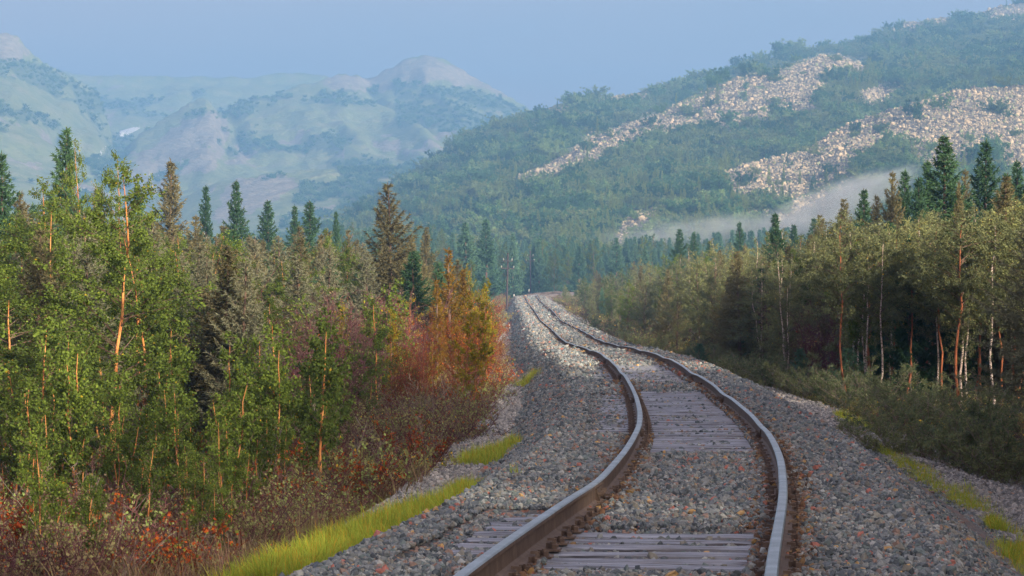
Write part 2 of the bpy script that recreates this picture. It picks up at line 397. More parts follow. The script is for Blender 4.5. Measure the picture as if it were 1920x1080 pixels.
L_L3 = layer([(-1100,700,2700),(120,480,2500),(170,330,2480),(190,292,2500),(215,258,2520),(250,236,2550),(330,207,2600),(400,190,2660),(470,180,2720),(540,165,2790),(600,146,2850),(630,131,2880),(650,126,2900),
              (680,129,2910),(710,131,2920),(740,118,2930),(770,106,2940),(800,101,2950),(830,106,2950),(860,121,2940),(900,146,2920),(950,170,2900),(990,196,2880),(1020,215,2870),(1100,250,2850),(1300,330,2800),(3000,600,2800)],
             [(-1100,700,1700),(150,480,1700),(400,430,1750),(700,400,1850),(1000,380,1900),(3000,600,1900)], 0.85)
L_L4 = layer([(-1100,700,2000),(230,460,1950),(330,372,1960),(400,342,1970),(450,327,1980),(520,318,1990),(600,310,2000),(700,304,2010),(780,304,2015),(850,315,2010),(1000,350,2000),(3000,700,2000)],
             [(-1100,700,1500),(330,470,1500),(700,460,1500),(1000,450,1500),(3000,700,1500)], 0.9, 0.12)
floor_z = np.interp(HD, [430, 520, 700, 1500, FAR], [3.8, 5.6, 14, 40, 60]) + CAMZ * 0.5
LAY = np.stack([np.maximum(floor_z, -99), L_E, L_F, L_G, L_L1, L_L2, L_L3, L_L4])
WHO = LAY.argmax(0)
HZ = LAY.max(0)
big = np.clip((HD - 560) / 500, 0.0, 1)
HZ = HZ + big * (5.5 * fbm(HX / 90, HD / 120, 21, 4) + 2.0 * fbm(HX / 22, HD / 26, 22, 3)) * np.where(HD > 1900, 1.9, 1.0)
# gullies down the far mountains
gul = np.where(HD > 2050, 1, 0) * (13.0 * fbm(HX / 55 + HD / 400, HD / 420, 25, 5) - 16.0 * np.clip(0.22 - np.abs(fbm(HX / 75 + HD / 500, HD / 700, 27, 3)), 0, 1) / 0.22 * 0.6)
crest_ = np.max(np.where(HD > 2050, HZ, -99), axis=0)[None, :]
HZ = HZ + (gul - np.where(HD > 2050, 3, 0)) * np.clip((crest_ - HZ) / 45.0, 0.12, 1.0) * np.where(WHO == 5, 0.35, 1.0)
VPY = HOR - FPX * (HZ - CAMZ) / HD                           # where each point shows from the line

def inpoly(x, y, poly):
    poly = np.asarray(poly, float); r = np.zeros(np.shape(x), bool)
    n = len(poly)
    for i in range(n):
        x1, y1 = poly[i]; x2, y2 = poly[(i + 1) % n]
        c = (y1 > y) != (y2 > y)
        r ^= c & (x < (x2 - x1) * (y - y1) / (y2 - y1 + 1e-12) + x1)
    return r
def region(px, py, who, polys, owner, wob=9, seed=40):
    wx = wob * fbm(px / 26, py / 13, seed, 3); wy = wob * 0.6 * fbm(px / 26, py / 13, seed + 5, 3)
    r = np.zeros(np.shape(px), bool)
    for p in polys: r |= inpoly(px + wx, py + wy, p)
    return r & np.isin(who, owner)
ROCK_F = [[(940,352),(1025,311),(1105,262),(1190,226),(1260,200),(1310,184),(1375,150),(1440,135),(1490,140),(1550,160),(1530,206),(1460,226),(1385,237),(1285,241),(1240,262),(1180,281),(1130,297),(1070,327),(970,354)],
          [(1450,134),(1500,118),(1535,105),(1575,105),(1625,122),(1645,138),(1605,148),(1550,147),(1490,150)],
          [(1595,172),(1650,166),(1710,174),(1660,196),(1615,202)]]
ROCK_E = [[(1635,72),(1685,40),(1725,20),(1810,14),(1835,22),(1760,46),(1700,58)],[(1830,22),(1870,-6),(2100,-60),(2100,10),(1920,32),(1860,38)],
          [(1115,190),(1135,172),(1180,174),(1225,186),(1170,194)],[(1020,212),(1060,200),(1080,206),(1040,222)]]
ROCK_G = [[(1345,326),(1400,300),(1465,286),(1515,268),(1550,244),(1605,218),(1685,194),(1760,165),(1830,158),(1920,158),(2100,165),(2600,180),(2600,420),(1960,390),(1925,345),(1880,300),(1850,275),(1800,325),(1720,330),(1690,268),(1640,275),(1612,318),(1510,362),(1385,388),(1350,348)],
          [(1085,470),(1160,406),(1250,398),(1215,440),(1180,480)],[(1380,420),(1460,385),(1600,345),(1640,372),(1560,425),(1450,450)],[(1080,405),(1150,380),(1175,388),(1110,412)]]
rock = region(HP, VPY, WHO, ROCK_F, [1, 2]) | region(HP, VPY, WHO, ROCK_E, [1], 5) | region(HP, VPY, WHO, ROCK_G, [3])
rock &= ~((fbm(HP / 34, VPY / 15, 60, 3) > 0.42) & (WHO != 3))
rock &= ~((fbm(HP / 40, VPY / 18, 61, 3) > 0.58) & (WHO == 3))
rock = rock.astype(float)
# far mountains: pale lichen rock, moss, dark dwarf-pine, with sunlit slopes and ravine shade painted in
farm = np.isin(WHO, [4, 5, 6, 7])
streak = fbm(HP / 90 + VPY / 60, VPY / 22, 71, 4)
patch = fbm(HP / 60, VPY / 16, 72, 4)
DARK = [[(-100,110),(40,110),(90,130),(150,160),(240,195),(300,190),(250,215),(180,215),(90,170),(0,140),(-100,130)],[(-100,185),(0,195),(60,210),(120,235),(90,250),(0,225),(-100,215)],
        [(190,290),(225,255),(250,246),(235,290),(225,340),(190,400),(150,420),(160,330)],[(620,305),(700,300),(800,300),(810,325),(740,345),(640,330)],  # first on this line: shaded ravine flank of the spur, painted dark
        [(740,150),(800,160),(860,165),(960,190),(1000,215),(960,250),(880,262),(830,250),(790,230),(750,240),(740,200)],
        [(570,190),(640,170),(720,165),(700,180),(620,195)],[(400,205),(480,208),(470,222),(420,222)],[(430,260),(560,245),(660,262),(640,290),(540,285),(450,285)],
        [(560,345),(640,340),(800,330),(830,420),(520,430)]]
PALE = [[(255,300),(300,260),(350,225),(400,208),(425,222),(430,260),(400,320),(330,330),(270,380),(240,380)],[(700,262),(740,266),(785,290),(720,288)],[(620,262),(650,275),(645,300),(625,290)],  # first on this line: sunlit top of the spur, painted pale
        [(440,262),(480,285),(460,300),(440,290)],[(-100,30),(0,50),(60,95),(30,120),(-100,100)],[(420,350),(470,330),(540,325),(560,350),(470,400),(400,420)],[(600,150),(700,135),(800,98),(900,145),(980,190),(900,165),(800,150),(700,175),(620,170)]]  # the outline from the left border paints the sunlit slope top pale
fdark = region(HP, VPY, WHO, DARK, [4, 5, 6, 7], 14, 80) & (patch > -0.35)
fine = fbm(HX / 42, HD / 75, 74, 5, 0.6)
fdark = fdark & (fine > -0.25)
fdark |= farm & (fine > 0.38) & (VPY > 165)
fpale = (region(HP, VPY, WHO, PALE, [4, 5, 6, 7], 14, 83) & (fine > -0.4)) | (farm & (fine < -0.42))
cov = np.zeros(HP.shape + (4,))
cov[..., 0] = np.where(farm, fpale, rock)
cov[..., 1] = np.where(farm, np.where(fdark, 1.0, 0.0), 1.0 - rock)
cov[..., 2] = farm
cov[..., 3] = 1
hillshade_rock = cov[..., 0]
HZ = HZ + np.where((WHO <= 3) & (rock > 0), 0.8 * fbm(HX / 5, HD / 5, 90, 2), 0) * (HD < 2050)

def hill_mat():
    m, nt, N, L = new_mat('hillside')
    at = N('ShaderNodeAttribute'); at.attribute_name = 'cover'
    sx = N('ShaderNodeSeparateColor'); L(at.outputs['Color'], sx.inputs[0])
    p = wpos(nt)
    nA = noise(nt, 0.05, 5, 0.6, p); nB = noise(nt, 0.35, 5, 0.65, p); nC = noise(nt, 0.012, 4, 0.55, p)
    nD = noise(nt, 0.055, 5, 0.65, p); nE = noise(nt, 0.16, 4, 0.6, p)
    def soft(ch, n_, w=1.2):
        return ramp(nt, math_n(nt, 'ADD', ch, math_n(nt, 'MULTIPLY', math_n(nt, 'SUBTRACT', n_, 0.5), w * 2)), [(0.38, (0, 0, 0)), (0.62, (1, 1, 1))])
    rockc = ramp(nt, nB, [(0.3, (0.09, 0.085, 0.075)), (0.5, (0.16, 0.14, 0.115)), (0.7, (0.26, 0.22, 0.17))])  # scree ground painted darker, standing for shade in the gaps between boulders
    shrub = ramp(nt, nA, [(0.3, (0.06, 0.10, 0.045)), (0.5, (0.13, 0.17, 0.07)), (0.7, (0.22, 0.22, 0.12))])
    moss = ramp(nt, nA, [(0.25, (0.13, 0.17, 0.08)), (0.5, (0.22, 0.25, 0.11)), (0.75, (0.30, 0.28, 0.17))])
    pale = ramp(nt, nE, [(0.3, (0.19, 0.17, 0.14)), (0.5, (0.29, 0.25, 0.20)), (0.72, (0.40, 0.34, 0.27))])
    near = mixc(nt, soft(sx.outputs[0], nE, 0.5), shrub, rockc)
    f1 = mixc(nt, soft(sx.outputs[0], nD), moss, pale)
    dk = ramp(nt, nE, [(0.25, (0.045, 0.075, 0.05)), (0.7, (0.11, 0.14, 0.08))])
    f2 = mixc(nt, math_n(nt, 'MULTIPLY', soft(sx.outputs[1], nD), 0.75), f1, dk)
    c = mixc(nt, sx.outputs[2], near, f2)
    return finish(m, nt, c, 0.95, bump=nE, bump_d=3.5, bump_s=0.9, spec=0.1)
hills = obj('hills', mk_mesh('hills', np.stack([HX, HD, HZ], -1), quads=grid_quads(len(crd), len(cpx)), mats=[hill_mat()], smooth=True, attrs={'cover': cov.reshape(-1, 4)}))
tag(hills, 'wooded hillside with scree ridges and hazy bare mountains behind', 'hills', kind='structure')

# visible cells (from the line of sight of the valley) for scattering
vis = np.zeros(HP.shape, bool)
_min = np.full(len(cpx), 1e9)
_p = HOR - FPX * (HZ - CAMZ) / HD
for r_ in range(len(crd)):
    vis[r_] = _p[r_] < _min + 14
    _min = np.minimum(_min, _p[r_])
def hill_z(X, d):
    px = 960 + FPX * X / d
    ci = np.clip(np.searchsorted(cpx, px) - 1, 0, len(cpx) - 2); ri = np.clip(np.searchsorted(crd, d) - 1, 0, len(crd) - 2)
    a = (px - cpx[ci]) / (cpx[ci + 1] - cpx[ci]); b = (d - crd[ri]) / (crd[ri + 1] - crd[ri])
    return (HZ[ri, ci] * (1 - a) + HZ[ri, ci + 1] * a) * (1 - b) + (HZ[ri + 1, ci] * (1 - a) + HZ[ri + 1, ci + 1] * a) * b

# ------------------------------------------------------------------ scatter of uncountable things (geometry nodes, real instances)
def scatter(name, pts, rot, scl, idx, protos, parent=None):
    pts = np.asarray(pts, float); n = len(pts)
    scl = np.asarray(scl, float)
    if scl.ndim == 1: scl = np.stack([scl] * 3, 1)
    me = mk_mesh(name, pts, attrs={'rot': rot, 'scl': scl, 'idx': np.asarray(idx, float)})
    o = obj(name, me, parent)
    ng = bpy.data.node_groups.new(name, 'GeometryNodeTree')
    ng.interface.new_socket('Geometry', in_out='INPUT', socket_type='NodeSocketGeometry')
    ng.interface.new_socket('Geometry', in_out='OUTPUT', socket_type='NodeSocketGeometry')
    N, L = ng.nodes.new, ng.links.new
    gi, go = N('NodeGroupInput'), N('NodeGroupOutput')
    jn = N('GeometryNodeJoinGeometry')
    for pm in protos:
        po = bpy.data.objects.new(pm.name, pm)            # lives only inside the node tree
        oi = N('GeometryNodeObjectInfo'); oi.inputs['Object'].default_value = po; oi.inputs['As Instance'].default_value = True
        L(oi.outputs['Geometry'], jn.inputs[0])
    ip = N('GeometryNodeInstanceOnPoints'); ip.inputs['Pick Instance'].default_value = True
    def attr(nm, ty):
        a = N('GeometryNodeInputNamedAttribute'); a.data_type = ty; a.inputs['Name'].default_value = nm; return a.outputs['Attribute']
    L(gi.outputs[0], ip.inputs['Points']); L(jn.outputs[0], ip.inputs['Instance'])
    L(attr('idx', 'FLOAT'), ip.inputs['Instance Index'])
    L(attr('rot', 'FLOAT_VECTOR'), ip.inputs['Rotation']); L(attr('scl', 'FLOAT_VECTOR'), ip.inputs['Scale'])
    L(ip.outputs[0], go.inputs[0])
    md = o.modifiers.new('scatter', 'NODES'); md.node_group = ng
    return o

# stones
def ico():
    t = (1 + 5 ** 0.5) / 2
    V = np.array([[-1,t,0],[1,t,0],[-1,-t,0],[1,-t,0],[0,-1,t],[0,1,t],[0,-1,-t],[0,1,-t],[t,0,-1],[t,0,1],[-t,0,-1],[-t,0,1]], float)
    V /= np.linalg.norm(V[0])
    F = np.array([[0,11,5],[0,5,1],[0,1,7],[0,7,10],[0,10,11],[1,5,9],[5,11,4],[11,10,2],[10,7,6],[7,1,8],[3,9,4],[3,4,2],[3,2,6],[3,6,8],[3,8,9],[4,9,5],[2,4,11],[6,2,10],[8,6,7],[9,8,1]])
    return V, F
def stone_mesh(name, mat, seed, jag=0.28, flat=0.72):
    r = np.random.default_rng(seed)
    V, F = ico()
    V = V * (1 + r.uniform(-jag, jag, (12, 1))) + r.uniform(-jag, jag, (12, 3)) * 0.5
    V = V * np.array([r.uniform(0.85, 1.25), r.uniform(0.75, 1.0), flat * r.uniform(0.8, 1.15)])
    return mk_mesh(name, V * 0.5, tris=F, mats=[mat])
STONES = [stone_mesh('stone', M['stone'], k) for k in range(10)]
STONES_RUST = [stone_mesh('rusty_stone', M['stone_rust'], 60 + k) for k in range(5)]
STONES_GREY = [stone_mesh('grey_stone', M['stone_grey'], 40 + k) for k in range(6)]
BOULDERS = [stone_mesh('boulder', M['boulder'], 80 + k, 0.32, 0.9) for k in range(8)]

def rrot(n, flat=False):
    a = rng.uniform(0, 2 * math.pi, (n, 3))
    if flat: a[:, :2] = rng.normal(0, 0.35, (n, 2))
    return a

# ------------------------------------------------------------------ ballast bed and track
U = np.array([-6.2, -4.2, -3.55, -3.0, -2.5, -2.05, -1.8, -1.5, -1.15, -0.95, -0.80, -0.65, -0.5, 0, 0.5, 0.65, 0.80, 0.95, 1.15, 1.5, 1.8, 2.05, 2.5, 3.0, 3.55, 4.2, 6.2])
def cover(s, d):
    """1 where stones bury the sleepers between the rails, 0 where the sleepers lie bare"""
    bare = np.interp(d, [0, 15.7, 15.9, 19.2, 19.5, 30.0, 31, 52, 54, 56.5, 57.5, 71, 73, 150, 180, 290, 330, 900],
                        [0, 0, 1, 1, 0, 0, 1, 1, 0.2, 0.2, 0.95, 0.95, 0.1, 0.1, 0.8, 0.8, 0.4, 0.4])
    return 1 - bare
def bed_height(s, u, d):
    """height of the ballast below the rail top, at sideways offset u"""
    au = np.abs(u)
    cv = cover(s, d)
    inner = -0.240 + 0.070 * cv
    lo = np.where((d > 16.5) & (d < 21.5) | (d > 36) & (d < 51) | (d > 58) & (d < 70), -0.225, -0.165)
    outer = np.where(u < 0, lo, -0.165)
    h = np.where(au < 0.62, inner, outer)
    trough = np.exp(-((au - 0.80) / 0.17) ** 2)
    h = h - 0.045 * trough - 0.0 * au
    toe = np.interp(d, [0, 60, 120, 250, 400, 900], [0.86, 0.9, 0.95, 0.95, 1.0, 1.0])
    slope = np.clip((au - np.where(u < 0, 1.95, 1.85)), 0, None) / np.where(u < 0, 1.42, 1.40)
    h = np.where(au > 1.6, -0.17 - slope, h)
    h = np.maximum(h, -toe - 0.05 * np.clip(au - 2.9, 0, None)) - 0.22 * np.clip(au - 3.7, 0, None)
    return h
def bed_point(s, u):
    x, y, z, h = tr_at(s)
    dip_ = 0.5 * (joint_dip(s, -1) + joint_dip(s, 1)) * np.clip((2.4 - np.abs(u)) / 0.8, 0, 1)
    hh = bed_height(s, u, y) + dip_ + 0.022 * fbm(s * 1.3 + 9, u * 1.3, 33, 2)
    return np.stack([x + np.cos(h) * u, y - np.sin(h) * u, z + hh], -1)
ss = np.concatenate([np.arange(0, 90, 0.22), np.arange(90, STOT, 0.9)])
SS, UU = np.meshgrid(ss, U, indexing='ij')
BV = bed_point(SS, UU)
BV[:, 0, 2] -= 0.6; BV[:, -1, 2] -= 0.6
def ballast_mat():
    m, nt, N, L = new_mat('ballast_gravel')
    p = wpos(nt)
    v = N('ShaderNodeTexVoronoi'); v.inputs['Scale'].default_value = 16; L(p, v.inputs['Vector'])
    sp = N('ShaderNodeSeparateColor'); L(v.outputs['Color'], sp.inputs[0])
    c = ramp(nt, sp.outputs[0], [(0.0, (0.10, 0.105, 0.115)), (0.4, (0.15, 0.15, 0.15)), (0.7, (0.19, 0.175, 0.155)), (0.93, (0.26, 0.13, 0.1))])
    return finish(m, nt, c, 0.9, bump=v.outputs['Distance'], bump_d=0.05, bump_s=0.9, spec=0.2)
ballast = obj('ballast_bed', mk_mesh('ballast_bed', BV, quads=grid_quads(len(ss), len(U))[:, ::-1], mats=[ballast_mat()], smooth=True))
tag(ballast, 'grey crushed stone bed with reddish stones under the railway track', 'ballast', kind='structure')

# --- railway track: rails in 12.5 m lengths, sleepers, joint plates, rail anchors
track = obj('railway_track', None)
tag(track, 'single railway track winding away towards the hills', 'railway track')
def rail_mats():
    m, nt, N, L = new_mat('rail_steel')
    p = wpos(nt)
    n1 = noise(nt, 3.0, 5, 0.6, p)
    c = ramp(nt, n1, [(0.3, (0.25, 0.28, 0.29)), (0.7, (0.38, 0.41, 0.42))])
    r = ramp(nt, n1, [(0.3, (0.48, 0.48, 0.48)), (0.7, (0.34, 0.34, 0.34))])
    finish(m, nt, c, r, 0.85)
    m2, nt, N, L = new_mat('rail_rust')
    p = wpos(nt)
    n1 = noise(nt, 6.0, 5, 0.65, p); n2 = noise(nt, 40.0, 3, 0.6, p)
    c = ramp(nt, n1, [(0.3, (0.085, 0.06, 0.05)), (0.55, (0.14, 0.10, 0.08)), (0.72, (0.20, 0.145, 0.115))])
    finish(m2, nt, c, 0.72, 0.15, bump=n2, bump_d=0.004, spec=0.35)
    return m, m2
M['steel'], M['rust'] = rail_mats()
def wood_mat():
    m, nt, N, L = new_mat('sleeper_wood')
    tc = N('ShaderNodeTexCoord'); mp = N('ShaderNodeMapping'); mp.inputs['Scale'].default_value = (1.2, 26, 26)
    L(tc.outputs['Object'], mp.inputs['Vector'])
    ad = N('ShaderNodeVectorMath'); ad.operation = 'ADD'
    oi = N('ShaderNodeObjectInfo'); cx = N('ShaderNodeCombineXYZ'); L(oi.outputs['Random'], cx.inputs[0]); 
    sc = N('ShaderNodeVectorMath'); sc.operation = 'SCALE'; sc.inputs['Scale'].default_value = 50; L(cx.outputs[0], sc.inputs[0])
    L(mp.outputs[0], ad.inputs[0]); L(sc.outputs[0], ad.inputs[1])
    n1 = noise(nt, 1.0, 5, 0.7, ad.outputs[0]); n2 = noise(nt, 2.0, 3, 0.6, tc.outputs['Object'])
    c = ramp(nt, n1, [(0.36, (0.04, 0.04, 0.05)), (0.49, (0.18, 0.195, 0.24)), (0.70, (0.37, 0.40, 0.48))])
    c = mixc(nt, ramp(nt, n2, [(0.5, (0, 0, 0)), (0.75, (0.7, 0.7, 0.7))]), c, (0.15, 0.125, 0.115))
    r = ramp(nt, n1, [(0.3, (0.8, 0.8, 0.8)), (0.7, (0.42, 0.42, 0.42))])
    return finish(m, nt, c, r, 0.0, bump=n1, bump_d=0.012, bump_s=1.0, spec=0.5)
M['wood'] = wood_mat()
# rail section (half profile mirrored), metres; top of rail at 0
PROF = [(0.0, 0.0), (0.028, -0.001), (0.0365, -0.010), (0.0365, -0.034), (0.030, -0.040), (0.010, -0.050), (0.009, -0.145), (0.030, -0.160), (0.075, -0.169), (0.075, -0.180)]
prof = np.array([(x, z) for x, z in PROF] + [(-x, z) for x, z in PROF[::-1][:-1]])
def rail_line(s, side):
    x, y, z, h = tr_at(s)
    u = side * 0.797 + joint_kink(s, side)
    return np.stack([x + np.cos(h) * u, y - np.sin(h) * u, z + joint_dip(s, side)], -1), h
def rail_piece(s0, s1, side):
    n = max(6, int((s1 - s0) / 0.35)) if s0 < 130 else max(4, int((s1 - s0) / 1.0))
    s = np.linspace(s0, s1, n + 1)
    c, h = rail_line(s, side)
    px = prof[:, 0][None, :]; pz = prof[:, 1][None, :]
    V = np.stack([c[:, 0:1] + np.cos(h)[:, None] * px, c[:, 1:2] - np.sin(h)[:, None] * px, c[:, 2:3] + pz], -1)
    k = len(prof)
    i = np.arange(n)[:, None] * k; j = np.arange(k)[None, :]; j2 = (j + 1) % k
    Q = np.stack([i + j, i + j2, i + k + j2, i + k + j], -1)
    mi = np.ones((n, k), int); mi[:, [0, 1, k - 1, k - 2]] = 0
    caps = [[0, q, q + 1] for q in range(1, k - 1)]
    T = [c_ for c_ in caps] + [[n * k + a, n * k + c__, n * k + b] for a, b, c__ in caps]
    me = mk_mesh('rail', V.reshape(-1, 3), T, Q.reshape(-1, 4), [M['steel'], M['rust']], np.ones(len(T), int), mi.ravel())
    return me
jn = np.arange(JOINT0 - JL * 4, STOT, JL)
def plate_geo(s, side, uo, L_):
    """joint bar following the web of the rail"""
    t = np.linspace(s - L_ / 2, s + L_ / 2, 5)
    c, h = rail_line(t, side)
    sec = np.array([(0.012, -0.048), (0.030, -0.055), (0.028, -0.150), (0.055, -0.158), (0.012, -0.160)]) * np.array([uo, 1])
    V = np.stack([c[:, 0:1] + np.cos(h)[:, None] * sec[:, 0], c[:, 1:2] - np.sin(h)[:, None] * sec[:, 0], c[:, 2:3] + sec[:, 1]], -1)
    g = Geo(); k = 5
    i = np.arange(4)[:, None] * k; j = np.arange(k)[None, :]; j2 = (j + 1) % k
    g.add(V, T=[[0, 1, 2], [0, 2, 3], [0, 3, 4], [20, 22, 21], [20, 23, 22], [20, 24, 23]], Q=np.stack([i + j, i + j2, i + k + j2, i + k + j], -1).reshape(-1, 4))
    for q in (-0.28, -0.12, 0.12, 0.28):
        cc, hh = rail_line(np.array([s + q]), side)
        g.box((cc[0, 0] + math.cos(hh[0]) * uo * 0.045, cc[0, 1] - math.sin(hh[0]) * uo * 0.045, cc[0, 2] - 0.10), (0.035, 0.035, 0.035))
    return g
rails = []
for side in (-1, 1):
    for a in jn:
        b = min(a + JL, STOT - 0.1)
        if b <= 1.0 or b - a < 2: continue
        ro = obj('rail', rail_piece(max(a + 0.006, 0.3), b - 0.006, side), track)
        if a < s_of_d(130) and a > 2:
            for uo in (-1, 1):
                obj('joint_bar', plate_geo(a, side, uo, 0.82).mesh('joint_bar', [M['rust']]), track)
# sleepers
def sleeper_mesh(seed):
    r = np.random.default_rng(seed)
    nx, ny = 13, 5
    g = Geo()
    xs = np.linspace(-1.375, 1.375, nx); ys = np.linspace(-0.12, 0.12, ny)
    XX, YY = np.meshgrid(xs, ys, indexing='ij')
    ZZ = np.full_like(XX, 0.0) + r.normal(0, 0.004, XX.shape)
    ZZ[:, [0, -1]] -= 0.012; 
    XX = XX + np.where(np.abs(XX) > 1.3, r.normal(0, 0.02, XX.shape), 0); YY = YY + r.normal(0, 0.004, YY.shape)
    top = np.stack([XX, YY, ZZ], -1).reshape(-1, 3)
    g.add(top, Q=grid_quads(nx, ny)[:, ::-1])
    ring = [i * ny for i in range(nx)] + [(nx - 1) * ny + j for j in range(1, ny)] + [i * ny + ny - 1 for i in range(nx - 2, -1, -1)] + [j for j in range(ny - 2, 0, -1)]
    rv = top[ring]; lo = rv.copy(); lo[:, 2] = -0.18
    n = len(ring); k = np.arange(n)
    g.add(np.vstack([rv, lo]), Q=np.stack([k, n + k, n + (k + 1) % n, (k + 1) % n], -1))
    return g.mesh('sleeper', [M['wood']])
SLP = [sleeper_mesh(k) for k in range(7)]
# tie plate under the rail with two spike heads and a rail anchor
def plate_mesh():
    g = Geo()
    g.box((0, 0, 0.006), (0.34, 0.17, 0.014))
    for sx in (-1, 1):
        g.box((sx * 0.095, 0.03 * sx, 0.03), (0.045, 0.035, 0.035)); g.box((sx * 0.135, -0.04 * sx, 0.028), (0.03, 0.03, 0.032))
        g.tube([(sx * 0.115, 0, 0.01), (sx * 0.115, 0, 0.055)], 0.016, 6)
    return g.mesh('tie_plate', [M['rust']])
PLATE = plate_mesh()
def anchor_mesh():
    g = Geo()
    g.box((0, 0, -0.012), (0.20, 0.035, 0.03))
    for sx in (-1, 1):
        g.box((sx * 0.092, 0, 0.005), (0.028, 0.04, 0.06)); g.box((sx * 0.07, 0, 0.03), (0.045, 0.034, 0.018))
    g.box((0.105, 0.0, -0.035), (0.03, 0.05, 0.06))
    return g.mesh('rail_anchor', [M['rust']])
ANCH = anchor_mesh()
SP = 0.543
s_list = np.arange(4.0, STOT - 2, SP)
r2 = np.random.default_rng(5)
nsl = 0
sfar = Geo()
for k, s in enumerate(s_list):
    x, y, z, h = [float(v) for v in tr_at(s)]
    if y < 10.5: continue
    dip = 0.5 * float(joint_dip(s, -1) + joint_dip(s, 1))
    if nsl < 296:
        o = obj('sleeper', SLP[r2.integers(7)], track)
        o.location = (x + r2.normal(0, 0.02), y + r2.normal(0, 0.02), z - 0.192 + dip + r2.normal(0, 0.003))
        o.rotation_euler = (0, 0, -h + r2.normal(0, 0.008) + (math.pi if r2.random() < 0.5 else 0))
        nsl += 1
        if y < 75:
            for side in (-1, 1):
                c, hh = rail_line(np.array([s]), side)
                q = obj('tie_plate', PLATE, track); q.location = (c[0, 0], c[0, 1], c[0, 2] - 0.191); q.rotation_euler = (0, 0, -hh[0])
                if k % 2 == 0:
                    c, hh = rail_line(np.array([s - 0.16]), side)
                    q = obj('rail_anchor', ANCH, track); q.location = (c[0, 0], c[0, 1], c[0, 2] - 0.176); q.rotation_euler = (0, 0, -hh[0])
    else:
        ca, sa = math.cos(-h), math.sin(-h)
        sfar.box((x, y, z - 0.28 + dip), (2.75, 0.24, 0.18), rot=[[ca, -sa, 0], [sa, ca, 0], [0, 0, 1]])
fo = obj('far_sleepers', sfar.mesh('far_sleepers', [M['wood']]), track); fo['kind'] = 'stuff'

# --- ballast stones
def stones_on(s0, s1, spacing, size, umin, umax, seed, keep=None):
    r = np.random.default_rng(seed)
    n = int((s1 - s0) * (umax - umin) / spacing ** 2)
    s = r.uniform(s0, s1, n); u = r.uniform(umin, umax, n)
    p = bed_point(s, u)
    d = p[:, 1]
    px = 960 + FPX * p[:, 0] / np.maximum(d, 1); py = HOR - FPX * (p[:, 2] - CAMZ) / np.maximum(d, 1)
    ok = (px > -260) & (px < 2180) & (py < 1240)
    au = np.abs(u)
    cv = cover(s, d)
    gap = np.abs((s - 4.0) / SP - np.round((s - 4.0) / SP)) * SP
    ok &= ~((au < 0.62) & (r.random(n) > np.where(gap > 0.15, 0.5, 0.03) * (1 - cv) + 0.97 * cv))            # bare sleepers show, stones between them
    ok &= ~((np.abs(au - 0.797) < 0.11) & (r.random(n) > 0.5))      # kept clear of the rail
    left_bare = ((d > 16.5) & (d < 21.5)) | ((d > 36) & (d < 51)) | ((d > 58) & (d < 70))
    ok &= ~((u < -0.9) & (u > -1.40) & left_bare & (r.random(n) > np.where(gap > 0.15, 0.8, 0.08)))
    p = p[ok]; sz = size * np.clip(r.lognormal(0, 0.32, len(p)), 0.45, 2.0)
    p[:, 2] += sz * r.uniform(-0.05, 0.42, len(p))
    return p, sz, u[ok]
PP, SZ, UUs = [], [], []
for (d0, d1, sp_, sz_) in [(11.5, 20, 0.027, 0.034), (20, 32, 0.031, 0.038), (32, 52, 0.040, 0.046), (52, 85, 0.058, 0.062), (85, 150, 0.088, 0.09), (150, 372, 0.15, 0.13)]:
    a, b = float(s_of_d(d0)), float(s_of_d(d1))
    p, z_, u_ = stones_on(a, b, sp_, sz_, -4.1, 6.1 if d0 < 50 else (5.2 if d0 < 80 else 4.4), int(d0 * 10))
    PP.append(p); SZ.append(z_); UUs.append(u_)
PP = np.concatenate(PP); SZ = np.concatenate(SZ); UUs = np.concatenate(UUs)
# the 290 that show largest are stones of their own
on = (PP[:, 1] > 13.6) & (np.abs(960 + FPX * PP[:, 0] / PP[:, 1] - 960) < 955) & (HOR - FPX * (PP[:, 2] - CAMZ) / PP[:, 1] < 1078)
appar = np.where(on, SZ / PP[:, 1], 0)
order = np.argsort(-appar); bigi = order[:290]; rest = order[290:]
rr = rrot(len(bigi))
for k, i in enumerate(bigi):
    o = obj('stone', STONES[k % len(STONES)], ballast)
    o.location = PP[i]; o.rotation_euler = rr[k]; o.scale = (SZ[i],) * 3
au_ = np.abs(UUs[rest]); greyside = au_ > 3.1
rusty = (np.abs(au_ - 0.80) < 0.34) & (rng.random(len(rest)) < np.exp(-((au_ - 0.80) / 0.20) ** 2) * 0.95)
for nm, sel, pr in (('ballast_stones', ~greyside & ~rusty, STONES), ('rusty_stones', rusty, STONES_RUST), ('toe_gravel', greyside, STONES_GREY)):
    idx = rest[sel]
    so = scatter(nm, PP[idx], rrot(len(idx)), SZ[idx], rng.integers(0, len(pr), len(idx)), pr, ballast)
    so['kind'] = 'stuff'
print('ballast stones', len(PP))

